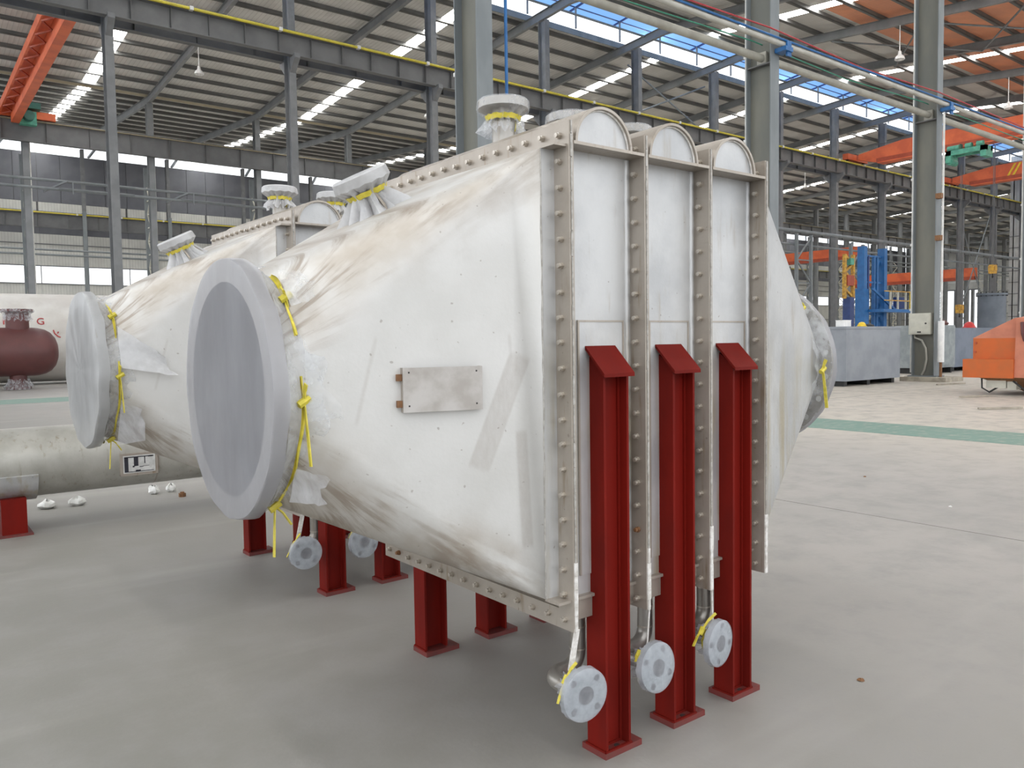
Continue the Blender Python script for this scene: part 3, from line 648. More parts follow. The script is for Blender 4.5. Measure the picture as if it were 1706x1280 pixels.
def exchanger(label, loc, first):
    t = thing('heat_exchanger', label, 'heat exchanger', loc, 0, 'heat exchangers')
    X3 = 3*S
    # hoods
    for (sg, x0, x1, nm) in ((-1, -.08, -1.03, 'inlet_hood'), (1, X3+.08, X3+1.03, 'outlet_hood')):
        mb = hood_mesh(x0, x1, YP, W-YP, .69, 2.43, .40)
        hd = mb.build(nm, 'hood' if sg < 0 else 'casing', t); weld_verts(hd)
        c = MB(); a, b = sorted((x0, x0-sg*.08))
        rect_frame(c, a, b, (YP, W-YP, .69, 2.43), (YP+.006, W-YP-.006, .696, 2.424)); c.build('hood_collar', 'casing', t, sm=False)
        for k in range(2):
            z0, z1, y = .69, 2.43, YP-.001
            MB().tube([(x0+random.uniform(-.002, .002), y+(0 if k == 0 else W-2*YP), z0+(z1-z0)*i/40) for i in range(41)], [.002+random.uniform(0, .0022) for _ in range(41)], 6).build('weld_seam', 'seam_grey', hd)
        # round spigot behind the flange
        MB().cyl((x1, YC, ZC), (x1+sg*.012, YC, ZC), .402, 64, caps=False).build('spigot', 'flange', hd)
    for (z0, z1) in ((2.43, 2.441), (.679, .69)): MB().box(-.075, -.012, .012, YP+.01, z0, z1).build('corner_ledge', 'flange', t, sm=False)
    bigflange(t, -1.075, -1, 'film_cover' if first else 'film_thick', 'film_clear', first)
    of = bigflange(t, X3+1.075, 1, 'film_cover', 'film_clear', True)
    # modules
    for k in range(3):
        u = k*S
        cs = MB().box(u+.012, u+S-.012, YP, W-YP, .66, 2.445)
        for x in (u+.03, u+S-.03): cs.cyl((x, YP+.004, .67), (x, YP+.004, 2.44), .013, 10)
        cs = cs.build('module_casing', 'casing', t)
        MB().box(u+.1, u+.35, YP-.006, YP, .75, 1.775).build('doubler_plate', 'casing', cs, sm=False)
        MB().box(u+.096, u+.354, YP-.009, YP, 1.772, 1.779).box(u+.346, u+.354, YP-.009, YP, .75, 1.772).box(u+.096, u+.104, YP-.009, YP, .75, 1.772).build('pad_weld', 'flange', cs, sm=False)
        MB().box(u+.012, u+S-.012, -.004, YP+.01, ZS-.012, ZS).build('top_ledge', 'flange', cs, sm=False)
        MB().box(u+.012, u+S-.012, .06, YP+.01, .66, .672).build('bottom_ledge', 'flange', cs, sm=False)
        MB().box(u+.012, u+S-.012, .075, W-.075, .575, .66).build('bottom_header', 'flange', cs, sm=False)
        # rounded header dome on top
        cx = u+.19; r = .155; n = 28; d = MB(); vs = []; fs = []
        prof = [(r*math.cos(math.pi*i/n), r*math.sin(math.pi*i/n)) for i in range(n+1)]
        inn = [(p[0]*.93, p[1]*.93) for p in prof]
        for y in (.012, 1.45):
            vs += [(cx+a, y, ZS+b) for a, b in prof]+[(cx+a, y, ZS+b) for a, b in inn]
        m1 = n+1
        for i in range(n):
            fs += [(i, i+1, 2*m1+i+1, 2*m1+i), (m1+i, 3*m1+i, 3*m1+i+1, m1+i+1), (i, m1+i, m1+i+1, i+1), (2*m1+i, 2*m1+i+1, 3*m1+i+1, 3*m1+i)]
        dm = d.add(vs, fs).build('header_dome', 'flange', t)
        for y in (.03, 1.43): MB().prism([(cx+a, y, ZS+b) for a, b in inn], (0, 0, 0), (0, .008, 0)).build('dome_end_plate', 'casing', dm)
        MB().tube([(cx+a*.985, .026, ZS+b*.985) for a, b in inn], .0045, 6).build('weld_seam', 'weld', dm)
        nozzle(dm, (u+.2, .68, 2.6), (0, 0, 1), .19, .052, .115, .02, 'film_clear' if first else 'film_white')
        # drain
        pts = [(u+.17, .18, .60), (u+.17, .18, .41)]+arcpts((u+.10, .18, .40), (1, 0, 0), (0, 0, -1), .07, 0, math.pi/2)+arcpts((u+.08, .10, .33), (0, 1, 0), (-1, 0, 0), .08, 0, math.pi/2)+[(u+.0, -.03, .33)]
        dp = MB().tube(pts, .034, 16).build('drain_pipe', 'tube_steel', t)
        for z in (.50, .405): MB().ring((u+.17, .18, z), (u+.17, .18, z+.006), .03, .036, 20).build('weld_seam', 'bolt', dp)
        c0 = Vector((u, -.05, .33)); tl = Vector((.12*(k-1)+.02, -1, .08*(k == 1))).normalized()
        MB().cyl(c0-tl*.024, c0, .1, 36).cyl(c0, c0+tl*.004, .062, 30).build('drain_flange', 'cabinet', dp)
        MB().cyl(c0+tl*.004, c0+tl*.0052, .036, 24).build('bore', 'hole', dp)
        x, y, dd = basis(tl)
        for q in range(4):
            a = math.pi/4+.3*k+q*math.pi/2; p = c0+(x*math.cos(a)+y*math.sin(a))*.08
            MB().cyl(p, p+tl*.0012, .0135, 12).build('bolt_hole', 'hole', dp)
        MB().lathe([(.008, 0), (.0085, .05), (.008, .09), (.002, .104), (-.026, .106), (-.045, .07), (-.06, .045), (-.075, .058), (-.10, .062)], c0, tl, 60, wobf(.0022, 4, 6, (7, 15, 26))).build('plastic_wrap', 'film_drain', dp)
        tp = MB().lathe([(-.055, .049), (-.066, .047), (-.066, .052), (-.055, .054)], c0, tl, 28, wobf(.001, 0, 3))
        a0 = c0-tl*.05+Vector((-.062, 0, .06)); tails(tp, a0, [[(-.06, -.02, -.05), (.03, -.03, .09)], [(-.02, -.02, -.08), (-.03, -.01, .0)], [(-.07, -.01, -.03), (.05, -.04, .1)]][k], .01)
        tp.cyl(a0-Vector((.01, 0, .015)), a0+Vector((.01, 0, .015)), .013, 7)
        tp.build('yellow_tie', 'tape', dp)
        st = [(u+.005, .0, .575), (u-.03+.02*k, .0, .42)]
        MB().bar(st[0], st[1], .028 if k == 0 else .006, .004, (0, 1, 0)).build('tag_strip', 'weld', dp, sm=False)
        # legs
        for L in (LEGN, LEGF):
            lg = obj('support_leg', L[0], t, (u, 0, 0))
            for me in L[1:]: obj(me.name.split('.')[0], me, lg)
    # joining flanges with bolts
    rnd = random.Random(3)
    for k in range(4):
        u = k*S; mb = MB()
        for (a, b) in ((-.012, -.0015), (.0015, .012)):
            rect_frame(mb, u+a, u+b, (0, W, ZB, ZT), (YP+.002, W-YP-.002, .64, ZS-.005))
        fg = mb.build('joint_flange', 'flange', t, sm=False)
        zz = ZB; sm_ = MB()
        while zz < ZT-.01:
            h = rnd.uniform(.04, .16); h = min(h, ZT-zz)
            w_ = rnd.choice((.003, .0035, .005))
            sm_.box(u-w_, u+w_, -.004, .003, zz, zz+h*.97); zz += h
        sm_.build('putty_seam', 'seam_grey', fg, sm=False)
        lo = MB(); zz = ZB
        while zz < ZB+.24:
            h = rnd.uniform(.03, .07); w_ = rnd.uniform(.006, .011); lo.box(u-w_, u+w_, -.006, .002, zz, zz+h*.98); zz += h
        lo.build('white_putty', 'weld', fg, sm=False)
        pos = [(.047, .605+.0985*i) for i in range(20)]
        if k == 0: pos += [(.047+.1*i, 2.487) for i in range(1, 15)]+[(.047+.1*i, .605) for i in range(1, 15)]
        else: pos += [(.147, 2.487)]
        for (y, z) in pos:
            b = obj('bolt', BOLTR if rnd.random() < .035 else BOLT, fg, (u-.012, y+rnd.uniform(-.003, .003), z+rnd.uniform(-.003, .003)))
    # nozzle on the inlet hood roof
    nozzle(t, (-.42, .76, 2.25), (-.462, 0, .887), .165, .06, .115, .06, 'film_white', 5, 'hood_nozzle', .05)
    # name plate bracket
    e1 = Vector((-.963, .2686, 0)); nv = Vector((-.2686, -.963, 0)); p0 = Vector((-.331, .155, 1.45)); z = Vector((0, 0, 1))
    def pl(a0, a1, h0, h1, n0, n1):
        g = lambda a, h, n_: p0+e1*a+z*h+nv*n_
        return MB().hexa([g(a0,h0,n0), g(a1,h0,n0), g(a1,h0,n1), g(a0,h0,n1), g(a0,h1,n0), g(a1,h1,n0), g(a1,h1,n1), g(a0,h1,n1)])
    if first:
        np_ = pl(0, .3, 0, .16, .028, .033).build('plate_bracket', 'nameplate', t, sm=False)
        pl(.294, .3, 0, .16, -.01, .028).build('bracket_side', 'flange', np_, sm=False); pl(0, .006, 0, .16, -.01, .028).build('bracket_side', 'flange', np_, sm=False)
        for h in (.03, .125): pl(.3, .318, h-.012, h+.012, .0, .02).build('bracket_clip', 'bolt_rust', np_, sm=False)
        for (a, h) in ((.02, .02), (.02, .14), (.275, .02), (.275, .14)): pl(a, a+.006, h, h+.006, .033, .0335).build('rivet_hole', 'hole', np_, sm=False)
    # loose film around the inlet flange
    fx = -.96
    if first:
        flap(t, [(fx-.01, .36, 1.27), (fx-.01, .43, 1.14), (fx+.07, .33, 1.14), (fx+.07, .27, 1.24)], 'film', 2)
        flap(t, [(fx, .28, 1.72), (fx, .28, 1.44), (fx+.12, .235, 1.44), (fx+.05, .27, 1.6)], 'film_clear', 4)
        flap(t, [(fx-.02, .45, 1.96), (fx-.02, .34, 1.83), (fx+.07, .31, 1.86), (fx+.05, .4, 1.96)], 'film_clear', 5)
    else:
        flap(t, [(fx, .33, 1.80), (fx, .28, 1.55), (fx+.28, .2, 1.5), (fx+.22, .24, 1.62)], 'film_white', 2)
        flap(t, [(fx, .3, 1.35), (fx, .45, 1.08), (fx+.13, .33, 1.1), (fx+.1, .26, 1.3)], 'film', 3)
    return t
exchanger('large stainless heat exchanger in front, three domed modules on red legs', (0, 0, 0), True)
t2 = exchanger('second stainless heat exchanger half hidden behind the front one, white film over its round inlet', (.021, 2.689, 0), False)
t2.rotation_euler = (0, 0, .0248); t2.scale = (1.034, 1, 1.014)
# ------------------------------------------------------------------ silver pipe vessel on saddle, left
t = thing('pipe_vessel', 'long silver pipe vessel lying low on a red saddle behind the second exchanger', 'pipe vessel', (0, 6.45, 0))
sh = MB().cyl((-14, 0, .63), (2.6, 0, .63), .325, 64).build('shell', 'pipe_shell', t)
MB().lathe([(2.6, .325), (2.72, .30), (2.80, .22), (2.84, .1), (2.85, 0)], (0, 0, .63), (1, 0, 0), 48).build('end_cap', 'pipe_shell', t)
MB().ring((-.02, 0, .63), (-.008, 0, .63), .32, .327, 64).build('weld_seam', 'flange', sh)
for u in (-1.25, -9):
    sd = MB().box(u-.1, u+.1, -.3, .3, 0.02, .34).build('saddle', 'red', t, sm=False)
    MB().box(u-.16, u+.14, -.34, .34, 0, .02).build('base_plate', 'red_dusty', sd, sm=False)
    mb = MB(); n = 14; vs = []
    for r_ in (.326, .352):
        for x_ in (u-.2, u+.2):
            for i in range(n+1): a = math.pi*(1.08+.84*i/n); vs.append((x_, r_*math.cos(a), .63+r_*math.sin(a)))
    m1 = n+1; fs = []
    for i in range(n): fs += [(i, i+1, m1+i+1, m1+i), (2*m1+i, 3*m1+i, 3*m1+i+1, 2*m1+i+1), (i, 2*m1+i, 2*m1+i+1, i+1), (m1+i, m1+i+1, 3*m1+i+1, 3*m1+i)]
    fs += [(0, m1, 3*m1, 2*m1), (n, 2*m1+n, 3*m1+n, m1+n)]
    mb.add(vs, fs).build('wear_plate', 'casing', sd)
pb = MB().box(-.37, -.03, -.362, -.30, .45, .665).build('plate_holder', 'flange', t, sm=False)
MB().box(-.345, -.055, -.366, -.362, .475, .645).build('data_plate', 'label_white', pb, sm=False)
g = MB()
for (a, b, c, d) in ((-.335, -.30, .485, .63), (-.335, -.07, .625, .634), (-.25, -.21, .54, .625), (-.262, -.245, .53, .545), (-.155, -.147, .56, .632), (-.12, -.075, .622, .634), (-.3, -.07, .484, .490), (-.235, -.19, .486, .502), (-.2, -.165, .528, .534), (-.168, -.11, .535, .538)): g.box(a, b, -.3675, -.366, c, d)
g.build('printed_marks', 'label_black', pb, sm=False)

# maroon vessel
t = thing('maroon_vessel', 'maroon horizontal pressure vessel with a film-wrapped nozzle, before the white tank', 'pressure vessel', (0, 36.2, 0))
MB().lathe([(-8, 1.0), (2.55, 1.0), (2.75, .985), (3.0, .92), (3.2, .80), (3.36, .6), (3.45, .35), (3.48, 0)], (0, 0, 1.55), (1, 0, 0), 48).build('shell', 'maroon', t)
nz = MB().cyl((2.05, 0, 2.4), (2.05, 0, 3.2), .42, 32).build('nozzle', 'maroon', t)
MB().cyl((2.05, 0, 3.2), (2.05, 0, 3.3), .58, 36).build('nozzle_flange', 'maroon', nz)
MB().lathe([(3.31, .58), (3.2, .6), (3.12, .46), (3.0, .45), (2.85, .47)], (2.05, 0, 0), (0, 0, 1), 40, wobf(.02, 0, 1)).build('plastic_wrap', 'film_clear', nz)
nz = MB().cyl((2.0, 0, .1), (2.0, 0, .7), .32, 28).build('nozzle', 'maroon', t)
MB().cyl((2.0, 0, 0.02), (2.0, 0, .12), .46, 32).build('nozzle_flange', 'maroon', nz)
MB().lathe([(0.005, .48), (.15, .5), (.3, .36), (.42, .34)], (2.0, 0, 0), (0, 0, 1), 40, wobf(.02, 0, 1)).build('plastic_wrap', 'film_clear', nz)
for i in range(11):
    a = R(95+10*i); MB().cyl((1.18, .985*math.cos(a), 1.55+.985*math.sin(a)), (1.18, 1.03*math.cos(a), 1.55+1.03*math.sin(a)), .035, 8).build('stud', 'hole', t)
for u in (-6, -.2): MB().box(u-.15, u+.15, -.6, .6, 0, .75).build('saddle', 'red', t, sm=False)
# large white tank
t = thing('white_tank', 'huge primer-white horizontal tank with red lettering along the far left', 'tank', (0, 41.7, 0))
tk = MB().cyl((-14, 0, 2.18), (9, 0, 2.18), 2.08, 64).build('shell', 'tank_white', t)
MB().lathe([(9, 2.08), (9.5, 1.9), (9.85, 1.4), (10, .7), (10.05, 0)], (0, 0, 2.18), (1, 0, 0), 48).build('end_cap', 'tank_white', t)
for u in (-8, 0, 7): MB().box(u-.2, u+.2, -1.3, 1.3, 0, .9).build('saddle', 'maroon', t, sm=False)
def txt(body, name, loc, size, parent):
    cu = bpy.data.curves.new(name, 'FONT'); cu.body = body; cu.size = size; cu.extrude = .01; cu.align_x = 'CENTER'; cu.align_y = 'CENTER'
    tmp = bpy.data.objects.new('tmp', cu); COL.objects.link(tmp); dg = bpy.context.evaluated_depsgraph_get(); dg.update()
    me = bpy.data.meshes.new_from_object(tmp.evaluated_get(dg)); bpy.data.objects.remove(tmp); me.materials.clear(); me.materials.append(M['lettering'])
    z = loc[2]-2.18; y = -math.sqrt(max(2.095**2-z*z, 0)); a = math.asin(max(-1, min(1, z/2.09)))
    ob = obj(name, me, parent, (loc[0], y, loc[2])); ob.rotation_euler = (R(90)-a, 0, 0); return ob
txt('F', 'painted_letter', (1.96, 0, 2.9), .46, t); txt('G', 'painted_letter', (3.34, 0, 2.9), .46, t)
k = MB()
for (a, b) in (((3.82, 2.52), (3.86, 2.36)), ((3.86, 2.36), (4.0, 2.22)), ((4.0, 2.22), (4.1, 2.18)), ((4.02, 2.44), (3.98, 2.36))):
    f_ = lambda p: (p[0], -math.sqrt(2.1**2-(p[1]-2.18)**2), p[1]); k.bar(f_(a), f_(b), .05, .03, (0, 1, 0))
k.build('painted_letter', 'lettering', t, sm=False)

# white foam scraps on the floor
for i, (u, v, sx, lb) in enumerate(((-.55, 7.37, .11, 'white foam scrap, right one of the pair under the silver pipe'), (-.83, 7.41, .13, 'white foam scrap, left one of the pair under the silver pipe'), (.26, 7.5, .09, 'small white foam scrap left of the brown nut on the floor'), (.45, 7.52, .08, 'small white foam scrap nearest the brown nut on the floor'))):
    mb = MB().lathe([(0, 0), (.004, sx*.45), (.03, sx*.7), (.06, sx*.6), (.085, sx*.25), (.087, 0)], (0, 0, 0), (0, 0, 1), 16, wobf(.006, 1, 2, (2, 3, 5)))
    ob = tag(mb.build('foam_scrap', 'foam'), lb, 'foam scrap', 'foam scraps'); ob.location = (u, v, 0)
ob = tag(MB().cyl((0, 0, 0), (0, 0, .04), .04, 6).cyl((0, 0, .04), (0, 0, .055), .022, 8).build('dropped_nut', 'bolt_rust'), 'rusty brown nut lying on the floor near the big inlet', 'nut'); ob.location = (.46, 7.1, 0)
for i, (u, v, lb) in enumerate(((7.14, 2.7, 'tiny brown crumb on the floor below the right green stripe'), (1.65, -.26, 'tiny brown crumb on the floor right of the red feet'), (6.13, 1.27, 'pale crumb on the floor far right of the red feet'))):
    ob = tag(MB().lathe([(0, 0), (.002, .016), (.008, .014), (.012, 0)], (0, 0, 0), (0, 0, 1), 9, wobf(.002, 1, 2, (2, 3, 5))).build('debris_crumb', 'bolt_rust' if i < 2 else 'foam'), lb, 'debris'); ob.location = (u, v, 0)
for i, (a, b, lb) in enumerate((((17.2, 5.5), (18.0, 4.9), 'thin stick on the floor in front of the orange machine'), ((20.5, 7.3), (21.4, 6.9), 'short plank scrap under the orange machine'), ((25.6, 10.2), (27.0, 9.9), 'plank scrap in front of the column plinth'))):
    tag(MB().bar((*a, .03), (*b, .03), .06, .04).build('wood_scrap', 'concrete', sm=False), lb, 'wood scrap')

# ------------------------------------------------------------------ right side equipment
t = thing('grey_crate', 'large grey steel box standing left of the yellowish column', 'steel box', (0, 0, 0))
MB().box(23.1, 26.75, 12.02, 15, .18, 2.0).build('body', 'box_grey', t, sm=False)
MB().box(23.08, 26.77, 12.0, 15.02, 1.94, 2.02).build('lid', 'box_grey', t, sm=False)
for u in (23.3, 24.8, 26.5): MB().box(u-.1, u+.1, 12.15, 14.9, 0, .18).build('skid', 'black', t, sm=False)
ob = tag(MB().lathe([(0, .17), (.02, .17), (.03, .145), (.1, .12), (.15, .07), (.165, 0)], (0, 0, 0), (0, 0, 1), 20).box(-.2, -.1, -.08, .08, .01, .025).build('hard_hat', 'helmet_yellow'), 'yellow hard hat on the large grey steel box', 'hard hat'); ob.location = (24.6, 12.3, 2.02)
ob = tag(MB().lathe([(0, .2), (.05, .2), (.09, .12), (.1, 0)], (0, 0, 0), (0, 0, 1), 14).box(-.1, .35, -.05, .05, 0, .05).build('dark_tool', 'black'), 'dark tool beside the yellow hard hat', 'tool'); ob.location = (25.2, 12.4, 2.02)
ob = tag(MB().box(-.22, .22, -.15, .15, 0, .2).box(-.23, .23, -.16, .16, .2, .22).build('carton', 'lamp_white', sm=False), 'small white carton at the left end of the large grey steel box', 'carton'); ob.location = (23.5, 12.35, 2.02)
t = thing('red_bin', 'salmon red steel hopper seen between the grey box and the column', 'hopper', (0, 0, 0))
MB().box(38.5, 42.5, 18.8, 21.5, .5, 1.5).build('body', 'machine_pink', t, sm=False)
MB().hexa([(38.5,18.8,1.5),(42.5,18.8,1.5),(42.5,21.5,1.5),(38.5,21.5,1.5),(38.9,19.5,2.1),(42.3,19.5,2.1),(42.3,21.2,2.1),(38.9,21.2,2.1)]).build('sloped_top', 'machine_pink', t, sm=False)
for u in (38.8, 40.3, 42.2): MB().box(u-.08, u+.08, 19.0, 21.3, 0, .5).build('leg', 'bolt_rust', t, sm=False)
t = thing('steel_cabinet', 'galvanised cabinet with brass latches just right of the yellowish column', 'cabinet', (0, 0, 0))
MB().box(33.2, 35.7, 14.0, 15.4, .25, 2.12).build('body', 'cabinet', t, sm=False)
MB().box(34.4, 35.65, 13.96, 14.0, .35, 2.05).build('door', 'cabinet', t, sm=False)
for z in (.9, 1.4, 1.85): MB().box(34.2, 34.5, 13.93, 13.97, z, z+.1).build('latch', 'helmet_yellow', t, sm=False)
for u in (33.4, 35.5): MB().box(u-.06, u+.06, 14.05, 15.3, 0, .25).build('leg', 'black', t, sm=False)
ob = tag(MB().lathe([(0, .5), (.1, .55), (.2, .45), (.26, .2), (.28, 0)], (0, 0, 0), (0, 0, 1), 18, wobf(.03, 1, 2, (2, 3, 5))).build('rag_heap', 'maroon'), 'dark red rag heap on the galvanised cabinet', 'rags'); ob.location = (34.9, 14.5, 2.12)
t = thing('blue_grey_crate', 'blue-grey steel box behind the orange machine', 'steel box', (0, 0, 0))
MB().box(36.2, 41.5, 14.3, 17, .2, 2.0).build('body', 'box_blue', t, sm=False)
for u in (36.5, 39, 41): MB().box(u-.1, u+.1, 14.4, 16.9, 0, .2).build('skid', 'black', t, sm=False)
ob = tag(MB().lathe([(0, .3), (.03, .3), (.05, .26), (.2, .2), (.28, .1), (.3, 0)], (0, 0, 0), (0, 0, 1), 20).box(-.34, -.15, -.12, .12, .01, .03).build('hard_hat', 'helmet_red'), 'red hard hat on the blue-grey steel box', 'hard hat'); ob.location = (38.6, 14.6, 2.0)
# switch box and tube on the yellowish column
t = thing('switch_box', 'cream electrical switch box mounted on the yellowish column', 'switch box', (28.0, 11.5, 0))
MB().box(-.06, .17, .02, .8, 1.72, 2.5).build('body', 'cream', t, sm=False)
MB().box(-.075, -.06, .05, .77, 1.75, 2.47).build('door', 'cream', t, sm=False)
MB().cyl((-.075, .17, 2.12), (-.1, .17, 2.12), .03, 10).build('lock', 'black', t)
MB().box(-.085, -.075, .34, .48, 1.78, 1.83).build('badge', 'black', t, sm=False)
MB().tube([(.08, .65, 1.72), (.02, .6, 1.6), (.02, .35, 1.5), (.02, .2, 1.2), (.02, .17, .8), (.02, .25, .4), (.02, .35, .22)], .035, 8).build('flexible_conduit', 'pipe_beige', t)
t = thing('white_tube_lamp', 'white tubular fixture standing against the yellowish column flange', 'tube fixture', (28.1, 11.2, 0))
MB().cyl((0, 0, .7), (0, 0, 2.2), .11, 14).build('tube', 'lamp_white', t)
MB().cyl((0, 0, .16), (0, 0, .7), .05, 10).build('lower_rod', 'bolt_rust', t)
MB().cyl((0, 0, 2.2), (0, 0, 9.65), .04, 8).build('riser_pipe', 'white_pipe', t)
for z in (5.1, 6.6): MB().box(-.2, .06, -.02, .18, z, z+.18).build('rusty_clamp', 'bolt_rust', t, sm=False)
# orange machine, right edge
t = thing('orange_machine', 'orange wedge-nosed transport machine at the right edge', 'machine', (22.2, 6.3, 0))
# body as a wedge prow facing the camera side
b_ = MB().hexa([(0,.25,1.0),(0,1.38,1.0),(2.4,1.5,1.0),(2.4,.25,1.0),(0,.25,1.58),(0,1.38,1.58),(2.4,1.5,1.9),(2.4,.25,1.9)]).build('body', 'machine_orange', t, sm=False)
MB().hexa([(0,.25,1.58),(0,1.4,1.58),(2.4,1.5,1.9),(2.4,.25,1.9),(.05,.3,2.12),(.05,.36,2.12),(2.4,.36,2.3),(2.4,.3,2.3)]).build('sloped_hood', 'machine_pink', t, sm=False)
MB().box(-.25, .2, .25, 1.55, .48, 1.0).build('bumper', 'machine_orange', t, sm=False)
MB().hexa([(-.2,-2.2,.5),(-.2,.25,.5),(2.4,.25,.5),(2.4,-2.2,.5),(-.1,-2.2,2.15),(-.1,.25,2.12),(2.4,.25,2.3),(2.4,-2.2,2.3)]).build('cab', 'machine_pink', t, sm=False)
MB().hexa([(0.5,-1.9,.06),(.5,.1,.06),(2.2,.4,.06),(2.2,-1.9,.06),(-.2,-2.2,.5),(-.2,1.2,.5),(2.4,1.4,.5),(2.4,-2.2,.5)]).build('underbelly', 'bolt_rust', t, sm=False)
MB().box(-.05, .3, .5, 1.0, .2, .46).box(-.02, .3, .25, .48, .16, .42).build('motor_unit', 'cream', t, sm=False)
MB().tube([(-.1, 1.1, .45), (-.2, 1.05, .2), (-.1, .9, .08), (.1, .7, .25)], .025, 6).tube([(-.1, .3, .4), (-.3, -.1, .15), (-.2, -.3, .03), (.1, -.2, .03)], .025, 6).build('cable', 'black', t)
for (y, z) in ((1.3, 1.45), (1.32, 1.2)): MB().cyl((-.01, y, z), (-.03, y, z), .03, 8).build('bolt', 'orange_dark', t)
MB().tube([(-.12, .1, 2.0), (-.2, .05, 1.7), (-.14, .02, 1.5)], .05, 6).build('hook_chain', 'maroon', t)
for (x, y) in ((.7, -1.6), (1.9, -1.6), (1.9, .1), (.7, -.1)): MB().cyl((x, y-.12, .16), (x, y+.12, .16), .16, 16).build('wheel', 'black', t)
# dark tank
t = thing('slate_tank', 'dark slate upright tank with flanged rim beyond the orange machine', 'tank', (60.5, 22.2, 0))
MB().lathe([(0, .9), (4.5, .9)], (0, 0, 0), (0, 0, 1), 36).build('shell', 'dark_tank', t)
MB().ring((0, 0, 4.45), (0, 0, 4.6), .6, 1.0, 36).build('rim_flange', 'dark_tank', t)
for z in (1.4, 2.9, 3.9): MB().ring((0, 0, z), (0, 0, z+.05), .85, .915, 36).build('shell_band', 'dark_tank', t)
for i in range(16):
    a = 2*math.pi*i/16; MB().cyl((.95*math.cos(a), .95*math.sin(a), 4.38), (.95*math.cos(a), .95*math.sin(a), 4.7), .035, 6).build('stud', 'black', t)
# blue welding tower with platform
t = thing('blue_gantry', 'tall bright blue lattice welding tower with a yellow-railed platform', 'gantry', (52.1, 26.6, 0))
for x in (-1.35, 1.35):
    MB().box(x-.2, x+.2, -.25, .25, 0, 7.8).build('mast', 'blue', t, sm=False)
    MB().box(x-.3, x+.3, -.33, .33, 0 if x < 0 else 3.3, 4.9).build('mast_sleeve', 'blue', t, sm=False)
for x in (-.65, .15, .55): MB().box(x-.08, x+.08, -.1, .1, 0, 7.2).build('guide_post', 'dark_blue' if x < 0 else 'blue', t, sm=False)
for z in (7.2, 5.4, 3.2, 1.4): MB().bar((-1.35, 0, z), (1.35, 0, z), .12).build('cross_beam', 'blue', t, sm=False)
for (a, b, c, d) in ((-1.2, 7, -.65, 5.5), (.3, 5.4, 1.2, 7), (.3, 5.2, 1.2, 3.3), (-1.2, 5.2, -.65, 3.4), (.3, 1.5, 1.2, 3.1), (-1.2, 3, -.65, 1.5)): MB().bar((a, .1, b), (c, .1, d), .09).build('diagonal_brace', 'blue', t, sm=False)
MB().box(-1.1, 4.2, -1.4, -.35, 3.3, 3.5).build('platform', 'blue', t, sm=False)
MB().bar((-1.1, -.6, 4.9), (1.4, -1.0, 3.4), .14).build('platform_brace', 'blue', t, sm=False)
for x in (-.1, .9, 2.0, 2.7, 3.4, 4.1): MB().box(x-.05, x+.05, -1.4, -1.3, 3.5, 4.75).build('rail_post', 'helmet_yellow' if x > 2.5 else 'cream', t, sm=False)
for z in (4.05, 4.68): MB().box(-.9, 4.15, -1.4, -1.32, z, z+.07).build('handrail', 'yellow_crane', t, sm=False)
MB().box(2.2, 3.4, -.7, -.36, 3.6, 4.4).build('drive_unit', 'dark_blue', t, sm=False)
# amber hook blocks and lattice boom
def hook(u, v, z, s, lb):
    t = thing('hook_block', lb, 'hook block', (u, v, 0))
    MB().box(-.5*s, .5*s, -.3*s, .3*s, z-.6*s, z+.5*s).box(-.35*s, .35*s, -.4*s, .4*s, z-.2*s, z+.3*s).build('block', 'yellow_crane', t, sm=False)
    MB().tube([(0, 0, z-.6*s), (0, 0, z-.8*s), (.15*s, 0, z-.95*s), (.0, 0, z-1.1*s), (-.15*s, 0, z-.95*s)], .06*s, 8).build('hook', 'black', t)
    for x in (-.2*s, .2*s): MB().cyl((x, 0, z+.5*s), (x, 0, 18.0), .03, 6).build('wire_rope', 'stiff', t)
hook(80, 29.8, 7.8, .75, 'amber crane hook block hanging highest, right of the yellowish column')
hook(80, 32.7, 4.2, .75, 'amber crane hook block hanging lower, before the bright doorway')
t = thing('lattice_boom', 'amber lattice boom standing just left of the blue tower', 'boom', (56.8, 31.0, 0))
for x in (-.6, .6): MB().box(x-.12, x+.12, -.12, .12, 4.6, 8.0).build('chord', 'yellow_crane', t, sm=False)
for i in range(5):
    z = 4.7+.65*i; MB().bar((-.6 if i % 2 else .6, 0, z), (.6 if i % 2 else -.6, 0, z+.65), .16).build('lacing_bar', 'yellow_crane', t, sm=False)
MB().box(-.5, .5, -.2, .2, 5.6, 6.4).build('gearbox', 'orange_dark', t, sm=False); MB().box(-.15, .35, -.25, .2, 7.2, 7.7).build('motor', 'green_crane', t, sm=False)
MB().box(-.3, .3, -.3, .3, 0, 4.7).build('stand', 'dark_blue', t, sm=False)
# lattice masts behind (right of the outlet)
def mast(u, v, wd, h_, lb, mat='column_flange'):
    t = thing('lattice_mast', lb, 'lattice mast', (u, v, 0), 0, 'grey lattice masts')
    for x in (-wd/2, wd/2): MB().box(x-.13, x+.13, -.13, .13, 0, h_).build('chord', mat, t, sm=False)
    z = .3; s_ = 1; mb = []
    while z+wd < h_:
        MB().bar((-s_*wd/2, 0, z), (s_*wd/2, 0, z+wd*.9), .12).build('lacing_bar', mat, t, sm=False); MB().bar((-wd/2, 0, z), (wd/2, 0, z), .1).build('lacing_bar', mat, t, sm=False)
        z += wd*.9; s_ = -s_
mast(66.5, 41.0, 2.4, 11.35, 'grey lattice mast nearest the outlet flange, left of the slim column')
mast(71.5, 38.5, 2.2, 10.5, 'grey lattice mast just left of the amber boom')
mast(82.5, 36.5, 2.6, 10.5, 'grey lattice mast right of the blue tower')
